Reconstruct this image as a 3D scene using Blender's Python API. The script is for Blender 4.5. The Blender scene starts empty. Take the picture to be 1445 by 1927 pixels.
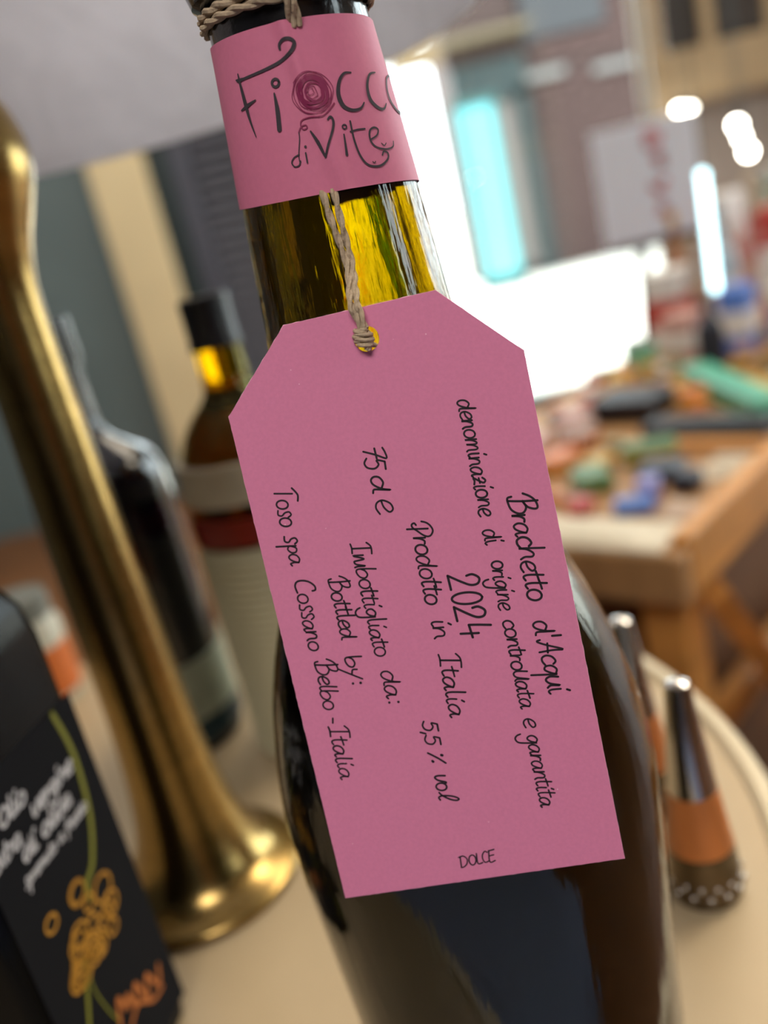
import bpy, math, random
from mathutils import Vector, Matrix
R = math.radians
random.seed(7)
sc = bpy.context.scene
COL = sc.collection

# ------------------------------------------------------------------ camera, world, lights, exposure
cam_d = bpy.data.cameras.new('camera'); cam = bpy.data.objects.new('camera', cam_d); COL.objects.link(cam); sc.camera = cam
CAM = Vector((0, 0, .985)); PITCH, ROLL = R(17.9), R(13.8)
fwd = Vector((0, math.cos(PITCH), -math.sin(PITCH))); up0 = Vector((0, math.sin(PITCH), math.cos(PITCH))); rt0 = Vector((1, 0, 0))
rt = rt0*math.cos(ROLL)-up0*math.sin(ROLL); up = rt0*math.sin(ROLL)+up0*math.cos(ROLL)
cam.matrix_world = Matrix(((rt.x, up.x, -fwd.x, CAM.x), (rt.y, up.y, -fwd.y, CAM.y), (rt.z, up.z, -fwd.z, CAM.z), (0, 0, 0, 1)))
cam_d.sensor_fit = 'VERTICAL'; cam_d.sensor_height = 8.5; cam_d.lens = 8.5*1700/1927
cam_d.clip_start = .01; cam_d.clip_end = 200
cam_d.dof.use_dof = True; cam_d.dof.focus_distance = .162; cam_d.dof.aperture_fstop = cam_d.lens/4.4

world = bpy.data.worlds.new('world'); sc.world = world; world.use_nodes = True
bg = world.node_tree.nodes['Background']; bg.inputs[0].default_value = (.90, .95, 1, 1); bg.inputs[1].default_value = 7.5

def light(kind, name, loc, power, color=(1, 1, 1), size=.1, size_y=None, target=None):
    d = bpy.data.lights.new(name, kind); d.energy = power; d.color = color
    if kind == 'AREA':
        d.size = size
        if size_y: d.shape = 'RECTANGLE'; d.size_y = size_y
    elif kind == 'POINT': d.shadow_soft_size = size
    o = bpy.data.objects.new(name, d); o.location = loc; COL.objects.link(o)
    if target is not None: o.rotation_euler = (Vector(target)-Vector(loc)).to_track_quat('-Z', 'Y').to_euler()
    return o
sun = light('SUN', 'sun', (0, 8, 8), 9, (1, .95, .88), target=None); sun.data.angle = R(.6)
sun.rotation_euler = Vector((.75, -.45, -.85)).to_track_quat('-Z', 'Y').to_euler()
light('AREA', 'ceiling_light_front', (-.3, -1.2, 2.75), 53, (1, .94, .88), 1.6, 1.0, target=(0, .1, .9))
light('AREA', 'ceiling_light_back', (.9, 1.7, 2.8), 30, (1, .86, .68), 1.6, 1.0, target=(.6, 1.5, 0))
light('AREA', 'added_table_fill', (.62, .50, 1.45), .9, (1, .88, .70), .3, .3, target=(.18, .20, .75)).data.spread = R(75)  # invented fill light, added to brighten the right of the round table
light('AREA', 'ceiling_light_left', (-.9, 2.6, 2.8), 24, (1, .95, .9), 1.2, .8, target=(-.7, 3.4, .8))

sc.view_settings.view_transform = 'Standard'; sc.view_settings.look = 'None'
sc.view_settings.exposure = 0; sc.view_settings.gamma = 1; sc.view_settings.use_curve_mapping = False
sc.cycles.use_denoising = True; sc.cycles.max_bounces = 14; sc.cycles.transmission_bounces = 12; sc.cycles.transparent_max_bounces = 12
sc.cycles.sample_clamp_indirect = 6; sc.cycles.caustics_refractive = False; sc.cycles.caustics_reflective = False

# ------------------------------------------------------------------ materials
def lin(c): return tuple(((v/255)/12.92 if v/255 <= .04045 else ((v/255+.055)/1.055)**2.4) for v in c)
_m = {}
def mat(name, col, rough=.5, metal=0, var=0, scale=40, bump=0, coat=0, trans=0, ior=1.45, emit=None, estr=0, stretch=None, sheen=0):
    """procedural principled material: colour (sRGB 0-255) with fine noise variation and relief"""
    if name in _m: return _m[name]
    m = bpy.data.materials.new(name); m.use_nodes = True; nt = m.node_tree; b = nt.nodes['Principled BSDF']
    c = lin(col); b.inputs['Base Color'].default_value = (*c, 1); b.inputs['Roughness'].default_value = rough
    b.inputs['Metallic'].default_value = metal; b.inputs['IOR'].default_value = ior
    b.inputs['Coat Weight'].default_value = coat; b.inputs['Coat Roughness'].default_value = .08
    b.inputs['Transmission Weight'].default_value = trans; b.inputs['Sheen Weight'].default_value = sheen
    if emit: b.inputs['Emission Color'].default_value = (*emit, 1); b.inputs['Emission Strength'].default_value = estr
    if var or bump:
        tc = nt.nodes.new('ShaderNodeTexCoord'); n = nt.nodes.new('ShaderNodeTexNoise'); n.inputs['Scale'].default_value = scale
        n.inputs['Detail'].default_value = 4
        mp = nt.nodes.new('ShaderNodeMapping'); nt.links.new(tc.outputs['Object'], mp.inputs[0]); nt.links.new(mp.outputs[0], n.inputs['Vector'])
        if stretch: mp.inputs['Scale'].default_value = stretch
        if var:
            r = nt.nodes.new('ShaderNodeValToRGB'); r.color_ramp.elements[0].position = .3; r.color_ramp.elements[1].position = .7
            r.color_ramp.elements[0].color = (*[v*(1-var) for v in c], 1); r.color_ramp.elements[1].color = (*[min(1, v*(1+var)) for v in c], 1)
            nt.links.new(n.outputs['Fac'], r.inputs[0]); nt.links.new(r.outputs[0], b.inputs['Base Color'])
        if bump:
            bp = nt.nodes.new('ShaderNodeBump'); bp.inputs['Strength'].default_value = bump; bp.inputs['Distance'].default_value = .001
            nt.links.new(n.outputs['Fac'], bp.inputs['Height']); nt.links.new(bp.outputs[0], b.inputs['Normal'])
    _m[name] = m; return m

def glass_mat(name, col, density, rough=0., bump=0, surf=(1, 1, 1)):
    m = bpy.data.materials.new(name); m.use_nodes = True; nt = m.node_tree; nt.nodes.remove(nt.nodes['Principled BSDF'])
    out = nt.nodes['Material Output']; g = nt.nodes.new('ShaderNodeBsdfGlass'); g.inputs['Roughness'].default_value = rough; g.inputs['IOR'].default_value = 1.5
    g.inputs['Color'].default_value = (*surf, 1); nt.links.new(g.outputs[0], out.inputs['Surface'])
    if density:
        v = nt.nodes.new('ShaderNodeVolumeAbsorption'); v.inputs['Color'].default_value = (*col, 1); v.inputs['Density'].default_value = density
        nt.links.new(v.outputs[0], out.inputs['Volume'])
    if bump:
        tc = nt.nodes.new('ShaderNodeTexCoord'); mp = nt.nodes.new('ShaderNodeMapping'); mp.inputs['Scale'].default_value = (1, 1, .10)
        n = nt.nodes.new('ShaderNodeTexNoise'); n.inputs['Scale'].default_value = 420; n.inputs['Detail'].default_value = 3
        bp = nt.nodes.new('ShaderNodeBump'); bp.inputs['Strength'].default_value = bump; bp.inputs['Distance'].default_value = .0006
        nt.links.new(tc.outputs['Object'], mp.inputs[0]); nt.links.new(mp.outputs[0], n.inputs['Vector'])
        nt.links.new(n.outputs['Fac'], bp.inputs['Height']); nt.links.new(bp.outputs[0], g.inputs['Normal'])
    return m

def pane_mat(name, tint, gloss=.12):
    m = bpy.data.materials.new(name); m.use_nodes = True; nt = m.node_tree; nt.nodes.remove(nt.nodes['Principled BSDF'])
    out = nt.nodes['Material Output']; t = nt.nodes.new('ShaderNodeBsdfTransparent'); t.inputs[0].default_value = (*tint, 1)
    g = nt.nodes.new('ShaderNodeBsdfGlossy'); g.inputs['Roughness'].default_value = .02; mx = nt.nodes.new('ShaderNodeMixShader'); mx.inputs[0].default_value = gloss
    nt.links.new(t.outputs[0], mx.inputs[1]); nt.links.new(g.outputs[0], mx.inputs[2]); nt.links.new(mx.outputs[0], out.inputs['Surface'])
    return m

def thin_mat(name, col, rough=.7, transl=.35, bump=0, scale=100):
    m = bpy.data.materials.new(name); m.use_nodes = True; nt = m.node_tree; b = nt.nodes['Principled BSDF']; c = lin(col)
    b.inputs['Base Color'].default_value = (*c, 1); b.inputs['Roughness'].default_value = rough
    t = nt.nodes.new('ShaderNodeBsdfTranslucent'); t.inputs[0].default_value = (*c, 1); mx = nt.nodes.new('ShaderNodeMixShader'); mx.inputs[0].default_value = transl
    nt.links.new(b.outputs[0], mx.inputs[1]); nt.links.new(t.outputs[0], mx.inputs[2]); nt.links.new(mx.outputs[0], nt.nodes['Material Output'].inputs['Surface'])
    if bump:
        tc = nt.nodes.new('ShaderNodeTexCoord'); n = nt.nodes.new('ShaderNodeTexNoise'); n.inputs['Scale'].default_value = scale; n.inputs['Detail'].default_value = 6
        n.inputs['Distortion'].default_value = 2.5
        bp = nt.nodes.new('ShaderNodeBump'); bp.inputs['Strength'].default_value = bump; bp.inputs['Distance'].default_value = .002
        nt.links.new(tc.outputs['Object'], n.inputs['Vector']); nt.links.new(n.outputs['Fac'], bp.inputs['Height']); nt.links.new(bp.outputs[0], b.inputs['Normal'])
        r = nt.nodes.new('ShaderNodeValToRGB'); r.color_ramp.elements[0].position = .35; r.color_ramp.elements[1].position = .65
        r.color_ramp.elements[0].color = (*[v*.86 for v in c], 1); r.color_ramp.elements[1].color = (*c, 1)
        nt.links.new(n.outputs['Fac'], r.inputs[0]); nt.links.new(r.outputs[0], b.inputs['Base Color'])
    return m

# ------------------------------------------------------------------ geometry helpers
class MB:
    def __init__(s): s.v = []; s.f = []
    def add(s, vs, fs):
        o = len(s.v); s.v += [tuple(v) for v in vs]; s.f += [tuple(i+o for i in f) for f in fs]; return s
    def box(s, x0, x1, y0, y1, z0, z1, b=0, M=None):
        if b:
            b = min(b, abs(x1-x0)*.45, abs(y1-y0)*.45, abs(z1-z0)*.45)
            vs = []; sx = ((x0, 1), (x1, -1)); sy = ((y0, 1), (y1, -1)); sz = ((z0, 1), (z1, -1)); idx = {}
            for i, (x, dx) in enumerate(sx):
                for j, (y, dy) in enumerate(sy):
                    for k, (z, dz) in enumerate(sz):
                        idx[i, j, k] = len(vs); vs += [(x, y+dy*b, z+dz*b), (x+dx*b, y, z+dz*b), (x+dx*b, y+dy*b, z)]
            I = lambda i, j, k, a: idx[i, j, k]+a
            fs = []
            for i in (0, 1):
                q = [I(i, 0, 0, 0), I(i, 1, 0, 0), I(i, 1, 1, 0), I(i, 0, 1, 0)]; fs.append(q[::-1] if i == 0 else q)
                q = [I(0, i, 0, 1), I(1, i, 0, 1), I(1, i, 1, 1), I(0, i, 1, 1)]; fs.append(q if i == 0 else q[::-1])
                q = [I(0, 0, i, 2), I(1, 0, i, 2), I(1, 1, i, 2), I(0, 1, i, 2)]; fs.append(q[::-1] if i == 0 else q)
            for i in (0, 1):
                for j in (0, 1):
                    fs.append([I(i, j, 0, 0), I(i, j, 0, 1), I(i, j, 1, 1), I(i, j, 1, 0)])
                    fs.append([I(i, 0, j, 0), I(i, 0, j, 2), I(i, 1, j, 2), I(i, 1, j, 0)])
                    fs.append([I(0, i, j, 1), I(0, i, j, 2), I(1, i, j, 2), I(1, i, j, 1)])
                    for k in (0, 1): fs.append([I(i, j, k, 0), I(i, j, k, 1), I(i, j, k, 2)])
        else:
            vs = [(x, y, z) for x in (x0, x1) for y in (y0, y1) for z in (z0, z1)]
            fs = [(0, 1, 3, 2), (4, 6, 7, 5), (0, 4, 5, 1), (2, 3, 7, 6), (0, 2, 6, 4), (1, 5, 7, 3)]
        if M: vs = [M @ Vector(v) for v in vs]
        return s.add(vs, fs)
    def lathe(s, prof, n=32, c=(0, 0), closed=False, mod=None):
        """prof: list of (r, z); revolved about the vertical through c"""
        vs = []
        for r, z in prof:
            for k in range(n):
                a = 2*math.pi*k/n; q = r*(mod(a, z) if mod else 1); vs.append((c[0]+q*math.cos(a), c[1]+q*math.sin(a), z))
        m = len(prof); fs = []
        for i in range(m if closed else m-1):
            j = (i+1) % m
            for k in range(n): l = (k+1) % n; fs.append((i*n+k, i*n+l, j*n+l, j*n+k))
        if not closed:
            if prof[0][0] > 1e-6: fs.append(tuple(reversed(range(n))))
            if prof[-1][0] > 1e-6: fs.append(tuple(range((m-1)*n, m*n)))
        return s.add(vs, fs)
    def tube(s, pts, r, n=8, closed=False):
        pts = [Vector(p) for p in pts]; m = len(pts); vs = []; fs = []; prev = None
        for i, p in enumerate(pts):
            a = pts[(i-1) % m] if (i > 0 or closed) else p; b = pts[(i+1) % m] if (i < m-1 or closed) else p
            t = (b-a).normalized()
            if prev is None: prev = t.orthogonal().normalized()
            u = (prev-t*prev.dot(t)).normalized(); prev = u; w = t.cross(u)
            rr = r[i] if isinstance(r, (list, tuple)) else r
            for k in range(n): q = 2*math.pi*k/n; vs.append(p+u*math.cos(q)*rr+w*math.sin(q)*rr)
        for i in range(m if closed else m-1):
            j = (i+1) % m
            for k in range(n): l = (k+1) % n; fs.append((i*n+k, i*n+l, j*n+l, j*n+k))
        if not closed: fs.append(tuple(reversed(range(n)))); fs.append(tuple(range((m-1)*n, m*n)))
        return s.add(vs, fs)
    def ball(s, c, r, n=12, m=8, sc_=(1, 1, 1)):
        vs = [(c[0], c[1], c[2]-r*sc_[2])]; fs = []
        for i in range(1, m):
            t = math.pi*i/m-math.pi/2
            for k in range(n): a = 2*math.pi*k/n; vs.append((c[0]+r*sc_[0]*math.cos(t)*math.cos(a), c[1]+r*sc_[1]*math.cos(t)*math.sin(a), c[2]+r*sc_[2]*math.sin(t)))
        vs.append((c[0], c[1], c[2]+r*sc_[2])); L = len(vs)-1
        for k in range(n):
            l = (k+1) % n; fs.append((0, 1+l, 1+k)); fs.append((L, 1+(m-2)*n+k, 1+(m-2)*n+l))
            for i in range(m-2): fs.append((1+i*n+k, 1+i*n+l, 1+(i+1)*n+l, 1+(i+1)*n+k))
        return s.add(vs, fs)
    def build(s, name, m, parent=None, smooth=False, label=None, kind=None):
        me = bpy.data.meshes.new(name); me.from_pydata(s.v, [], s.f); me.validate()
        if smooth:
            me.polygons.foreach_set('use_smooth', [True]*len(me.polygons))
            try: me.set_sharp_from_angle(angle=R(38))
            except Exception: pass
        me.materials.append(m); me.update()
        o = bpy.data.objects.new(name, me); COL.objects.link(o)
        if parent is not None:
            o.parent = parent; o.matrix_parent_inverse = Matrix.Translation(parent.location).inverted() if parent.parent is None else Matrix.Identity(4)
        if label: o['label'] = label
        if kind: o['kind'] = kind
        return o
def thing(name, label, cat, loc=(0, 0, 0), group=None):
    o = bpy.data.objects.new(name, None); o.empty_display_size = .02; o.location = loc; COL.objects.link(o)
    o['label'] = label; o['category'] = cat
    if group: o['group'] = group
    return o
def tag(o, label, cat, group=None):
    o['label'] = label; o['category'] = cat
    if group: o['group'] = group
    return o
def struct(name, mb, m, parent=None, smooth=False):
    return mb.build(name, m, parent, smooth, kind=None if parent is not None else 'structure')
def smooth_prof(keys, n=80):
    """keys (z, r) -> n samples, catmull-rom in r with monotone z"""
    out = []
    for i in range(n):
        t = i/(n-1)*(len(keys)-1); k = min(int(t), len(keys)-2); u = t-k
        p = [keys[max(0, min(len(keys)-1, k+d))] for d in (-1, 0, 1, 2)]
        q = [.5*((2*p[1][c])+(-p[0][c]+p[2][c])*u+(2*p[0][c]-5*p[1][c]+4*p[2][c]-p[3][c])*u*u+(-p[0][c]+3*p[1][c]-3*p[2][c]+p[3][c])*u**3) for c in (0, 1)]
        out.append((max(q[1], 1e-5), q[0]))
    return out
def spline(pts, sub=6, closed=False):
    if len(pts) < 3: return [tuple(p) for p in pts]
    out = []; n = len(pts); D = len(pts[0])
    for k in range(n if closed else n-1):
        p = [pts[(k+d) % n] if closed else pts[max(0, min(n-1, k+d))] for d in (-1, 0, 1, 2)]
        for s_ in range(sub):
            u = s_/sub; out.append(tuple(.5*((2*p[1][c])+(-p[0][c]+p[2][c])*u+(2*p[0][c]-5*p[1][c]+4*p[2][c]-p[3][c])*u*u+(-p[0][c]+3*p[1][c]-3*p[2][c]+p[3][c])*u**3) for c in range(D)))
    out.append(tuple(pts[0] if closed else pts[-1])); return out
def ink(mb, pts, w, place):
    """flat pen stroke: pts in sheet mm, w = width mm (number or list); place maps (u, v) -> 3D"""
    ws = w if isinstance(w, (list, tuple)) else [w]*len(pts)
    def disc(p, r): mb.add([place(p[0]+r*math.cos(a*math.pi/5), p[1]+r*math.sin(a*math.pi/5)) for a in range(10)], [tuple(range(10))])
    if len(pts) == 1: disc(pts[0], ws[0]*.75); return
    L = []; Rr = []
    for i, p in enumerate(pts):
        a = pts[max(0, i-1)]; b = pts[min(len(pts)-1, i+1)]; dx, dy = b[0]-a[0], b[1]-a[1]; d = math.hypot(dx, dy) or 1e-6
        nx, ny = -dy/d*ws[i]/2, dx/d*ws[i]/2; L.append((p[0]+nx, p[1]+ny)); Rr.append((p[0]-nx, p[1]-ny))
    n = len(pts); mb.add([place(*q) for q in L+Rr], [(i, i+1, n+i+1, n+i) for i in range(n-1)])
    disc(pts[0], ws[0]/2); disc(pts[-1], ws[-1]/2)

# ================================================================== THE ROOM AND THE STREET
M_teal = mat('teal_grey_paint', (104, 120, 122), .6, var=.06, scale=3)
M_cream = mat('cream_paint', (226, 208, 165), .6, var=.05, scale=4)
M_dkgreen = mat('dark_green_paint', (38, 50, 52), .4)
M_slate = mat('slate_grey_paint', (76, 78, 90), .5)
M_blind = mat('grey_blind_slat', (70, 70, 80), .5)
M_plaster = mat('plaster', (205, 195, 180), .8, var=.05, scale=3)
M_floor = mat('brown_wood_floor', (122, 80, 46), .45, var=.3, scale=6, stretch=(1, 8, 1))
struct('floor', MB().box(-2.2, 3.4, -2.6, 4.0, -.1, 0), M_floor)
struct('ceiling', MB().box(-2.2, 3.4, -2.6, 4.1, 2.9, 3.0), M_plaster)
struct('wall_left', MB().box(-2.3, -2.2, -2.6, 4.1, 0, 2.9), mat('dark_left_wall', (62, 64, 66), .7, var=.1, scale=3))
M_rw = mat('brown_wall', (120, 92, 66), .8, var=.1, scale=3)
struct('wall_right', MB().box(3.4, 3.5, -2.6, -1.9, 0, 2.9).box(3.4, 3.5, -.5, .25, 0, 2.9).box(3.4, 3.5, 3.75, 4.1, 0, 2.9).box(3.4, 3.5, -1.9, -.5, 0, .8).box(3.4, 3.5, -1.9, -1.2, .8, 2.3).box(3.4, 3.5, -1.9, -.5, 2.3, 2.9).box(3.4, 3.5, .25, 1.6, 0, 2.45).box(3.4, 3.5, .25, 3.75, 2.45, 2.9), M_rw)
wb = struct('wall_back', MB().box(-2.2, 3.4, -2.7, -2.6, 0, 2.9), mat('dim_brown_wall', (70, 58, 48), .8, var=.15, scale=2))
struct('reflection_panel_1', MB().box(.5, 1.9, -2.6, -2.25, 0, 2.0, .01), mat('brown_reflection_wood', (112, 76, 46), .4, var=.25, scale=5, stretch=(6, 6, 1)))  # unseen brown block added for reflections in the bottle
struct('reflection_panel_2', MB().box(-.35, .4, -2.6, -2.5, .1, 2.2, .01), mat('blue_grey_reflection', (84, 94, 116), .9))  # unseen blue-grey panel, added to tint the bottle's reflections
wf = struct('wall_front', MB().box(-2.2, -.84, 4.0, 4.1, 0, 2.9).box(-.84, 3.4, 4.0, 4.1, 2.5, 2.9).box(-.84, -.60, 4.0, 4.1, 0, 2.5)
            .box(-.60, .05, 4.0, 4.1, 0, .30).box(-.60, .05, 4.0, 4.1, 1.9, 2.5), M_teal)
struct('trim_3', MB().box(-.835, -.60, 3.93, 4.0, 0, 2.9, .006), M_cream)           # cream pilaster
struct('trim_4', MB().box(-.60, -.505, 3.95, 4.0, 0, 2.5, .005), M_dkgreen)
win = struct('window_1', MB().box(-.505, -.43, 3.95, 4.06, .3, 1.9, .004).box(-.03, .06, 3.95, 4.06, .0, 2.5, .004).box(-.43, -.03, 3.95, 4.06, .3, .36, .004).box(-.43, -.03, 3.95, 4.06, 1.84, 1.9, .004), M_slate)
for k in range(29):
    z = .38+k*.0505; M = Matrix.Translation((-.23, 4.0, z)) @ Matrix.Rotation(R(62), 4, 'X')
    MB().box(-.198, .198, -.03, .03, -.0015, .0015, M=M).build('slat', M_blind, win)
MB().box(-.43, -.03, 4.045, 4.05, .36, 1.84).build('backing', M_dkgreen, win)
# shopfront glazing: frame bars and panes
win2 = struct('window_2', MB().box(.06, 3.4, 3.97, 4.07, 0, .06, .004).box(1.98, 2.05, 3.97, 4.07, .06, 2.5, .004).box(.06, 3.4, 3.97, 4.07, 2.44, 2.5, .004), M_dkgreen)
P_pane = pane_mat('clear_window_glass', (.94, .98, .97), .025)
MB().box(.06, 1.98, 4.015, 4.021, .06, 2.44).build('pane', P_pane, win2)
MB().box(2.05, 3.4, 4.015, 4.021, .06, 2.44).build('pane', P_pane, win2)

win3 = struct('window_3', MB().box(3.42, 3.48, 1.6, 3.75, .0, .06).box(3.42, 3.48, 1.6, 3.75, 2.39, 2.45).box(3.42, 3.48, 1.6, 1.66, .06, 2.39).box(3.42, 3.48, 3.69, 3.75, .06, 2.39).box(3.42, 3.48, 2.67, 2.73, .06, 2.39), M_dkgreen)
MB().box(3.447, 3.453, 1.66, 2.67, .06, 2.39).build('pane', P_pane, win3); MB().box(3.447, 3.453, 2.73, 3.69, .06, 2.39).build('pane', P_pane, win3)
win4 = struct('window_4', MB().box(3.42, 3.48, -1.2, -.5, .8, .86).box(3.42, 3.48, -1.2, -.5, 2.24, 2.3).box(3.42, 3.48, -1.2, -1.14, .86, 2.24).box(3.42, 3.48, -.56, -.5, .86, 2.24), M_dkgreen)
MB().box(3.447, 3.453, -1.14, -.56, .86, 2.24).build('pane', P_pane, win4)
# street
struct('ground', MB().box(-30, 40, 4.1, 60, -.12, -.02).box(3.5, 40, -20, 4.1, -.12, -.02), mat('pale_paving', (205, 200, 190), .8, var=.05, scale=2))
M_brick = mat('pinkish_brick', (68, 49, 46), .85, var=.2, scale=9)
M_mortar = mat('mortar', (64, 49, 46), .9)
M_stone = mat('pale_stone', (112, 110, 108), .8)
M_dwin = mat('dark_upper_window', (34, 33, 36), .3)
bl = thing('brick_building', 'pinkish brown brick building across the street with green door frame', 'building', (4, 10, -.02))
MB().box(1.68, 5.2, 10.02, 11.2, -.02, 3.5).build('wall', M_mortar, bl)
brick_me = None
zz = 0; cnt = 0
for row in range(33):
    z0 = .0+row*.080
    for kx in range(7):
        x0 = 2.78+(.13 if row % 2 else 0)+kx*.26-.26
        if x0 < 2.46 or x0 > 4.1: continue
        if 1.86 < z0 < 1.96: continue
        if brick_me is None:
            o = MB().box(-.122, .122, -.02, .02, -.034, .034, .004).build('brick', M_brick, bl); brick_me = o.data
        else:
            o = bpy.data.objects.new('brick', brick_me); COL.objects.link(o); o.parent = bl; o.matrix_parent_inverse = Matrix.Translation(bl.location).inverted()
        o.location = (x0+.122, 10.012+random.uniform(-.006, .002), z0+.034); cnt += 1
M_teald = mat('teal_door_paint', (40, 74, 72), .4)
MB().box(2.30, 2.45, 9.9, 10.03, 0, 1.86, .01).box(1.68, 1.76, 9.9, 10.03, 0, 1.86, .01).box(1.68, 2.45, 9.9, 10.03, 1.76, 2.15, .01).build('door_frame', mat('dark_green_door_frame', (20, 36, 36), .5), bl)
MB().box(1.98, 2.3, 9.98, 10.02, .1, 1.76).build('door_panel', mat('grey_beige_panel', (108, 98, 94), .6), bl)
MB().box(2.45, 2.86, 9.93, 10.02, 1.87, 1.95, .006).box(3.15, 3.9, 9.93, 10.02, 1.80, 1.87, .006).build('lintel', M_stone, bl)
MB().box(2.55, 3.35, 9.96, 10.02, 2.25, 3.3, .006).build('window', M_dwin, bl)
MB().box(1.4, 2.5, 9.6, 10.02, 2.33, 2.39, .01).build('cornice', mat('tan_cornice', (92, 80, 60), .7), bl)
MB().box(2.5, 2.56, 9.94, 10.02, 2.2, 3.4).build('downpipe', M_dwin, bl)
# the pale teal leaf of the open street door
dl = thing('open_door', 'pale turquoise glazed door standing open against the brick building', 'door', (1.9, 9.5, 0))
MB().box(1.53, 1.58, 9.3, 9.34, -.02, 1.80, .004).box(1.93, 1.98, 9.3, 9.34, -.02, 1.80, .004).box(1.58, 1.93, 9.3, 9.34, 1.72, 1.80, .004).box(1.58, 1.93, 9.3, 9.34, -.02, .12, .004).build('door_frame', M_teald, dl)
MB().box(1.58, 1.93, 9.315, 9.325, .12, 1.72).build('pane', mat('turquoise_glass', (108, 176, 182), .25, metal=.2), dl)
aw = thing('awning', 'tan canvas awning over the street left of the brick building', 'awning', (1.4, 8.5, 2.2))
MB().box(.98, 1.36, 8.3, 9.4, 2.16, 2.20, .004).box(.98, 1.36, 8.28, 8.30, 2.02, 2.2).build('canopy', mat('tan_canvas', (110, 90, 64), .8), aw)
MB().tube([(.99, 8.3, -.02), (.99, 8.3, 2.17)], .02).build('post', M_dwin, aw)

# ================================================================== ROUND TABLE
TX, TY, TR = -.130, .320, .250
M_ttop = mat('cream_tabletop', (178, 158, 126), .42, var=.05, scale=14)
tb = thing('round_table', 'round cream-topped bistro table with a rolled rim under the bottles', 'table', (TX, TY, 0))
MB().lathe([(.001, .733), (TR-.012, .733), (TR-.008, .75), (.001, .75)], 128, (TX, TY)).build('tabletop', M_ttop, tb, True)
MB().lathe([(TR-.0085, .728), (TR, .730), (TR+.001, .750), (TR-.0015, .7535), (TR-.006, .7535), (TR-.0085, .7505)], 128, (TX, TY), closed=True).build('rim', mat('pale_rim', (204, 190, 160), .35), tb, True)
MB().lathe([(.03, .02), (.03, .725), (.10, .733)], 24, (TX, TY)).build('pedestal', M_dkgreen, tb, True)
MB().lathe([(.19, 0), (.19, .012), (.03, .03)], 40, (TX, TY)).build('foot', M_dkgreen, tb, True)

# ================================================================== WINE BOTTLE
BX, BY = .0044, .1885
BK = [(.7505, .034), (.752, .0385), (.756, .0402), (.766, .0408), (.79, .0418), (.81, .0428), (.83, .0438), (.845, .0444), (.857, .0445), (.868, .0435), (.878, .0417), (.89, .0388), (.905, .0333),
      (.915, .0288), (.925, .0250), (.935, .0222), (.948, .0205), (.96, .0197), (.98, .0182), (1.0, .0165), (1.02, .0148), (1.03, .0145), (1.038, .0143)]
outer = smooth_prof(BK, 150)
def r_at(z):
    for a, b in zip(outer, outer[1:]):
        if a[1] <= z <= b[1]: return a[0]+(b[0]-a[0])*(z-a[1])/max(1e-9, b[1]-a[1])
    return outer[-1][0]
bo = thing('wine_bottle', 'large dark green glass wine bottle with pink neck label, nearest the camera', 'bottle', (BX, BY, .75))
M_bglass = glass_mat('dark_green_glass', (.93, .908, .03), 2900, 0, .3)
inner = [(max(r-.0028-.0012*max(0, min(1, (z-.93)/.03)), .001), z) for r, z in outer if z > .760]
prof = [(.001, .754), (.02, .752)]+outer+[(.0115, 1.0385)]+[(r, z) for r, z in reversed(inner)]+[(.03, .7585), (.001, .766)]
MB().lathe(prof, 120, (BX, BY)).build('glass', M_bglass, bo, True)
wine = [(max(r+.0002, .001), z) for r, z in inner if z < .947]
MB().lathe([(.001, .7665), (.03, .760)]+wine+[(wine[-1][0]-.001, .9475), (.001, .9475)], 100, (BX, BY)).build('wine', mat('dark_red_wine', (7, 5, 7), .3, ior=1.5), bo, True, label='almost black wine filling the bottle up to the shoulder')
M_foil = mat('black_foil', (18, 17, 20), .22, coat=.6, bump=.3, scale=300)
MB().lathe([(.0151, 1.0165), (.0149, 1.02), (.0148, 1.0255), (.0168, 1.0268), (.0174, 1.029), (.0172, 1.033), (.0160, 1.035), (.0158, 1.0415), (.0150, 1.043), (.001, 1.0435)], 64, (BX, BY)).build('cap', M_foil, bo, True, label='black foil capsule over the bottle mouth')
# neck label
def neck(th, z, off=.0003):
    r = r_at(z)+off+.0002+.0010*math.exp(-((th-1.5-(1.005-z)*500)/5.)**2); a = R(th)
    return (BX+r*math.sin(a), BY-r*math.cos(a), z)
M_pink = mat('pink_paper', (207, 118, 148), .55, var=.03, scale=900, ior=1.3)
vs = []; fs = []; NT, NZ = 180, 16
for j in range(NZ+1):
    for i in range(NT+1):
        th = -180+360*i/NT; tt = max(-110, min(110, th)); zt = 1.0190-tt*.0000115; zb = .9903-tt*.0000165
        vs.append(neck(th, zb+(zt-zb)*j/NZ, .0003 if i < NT else .0004))
for j in range(NZ):
    for i in range(NT): a = j*(NT+1)+i; fs.append((a, a+1, a+NT+2, a+NT+1))
lb = MB().add(vs, fs).build('neck_label', M_pink, bo, True, label='pink paper band around the neck')
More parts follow.
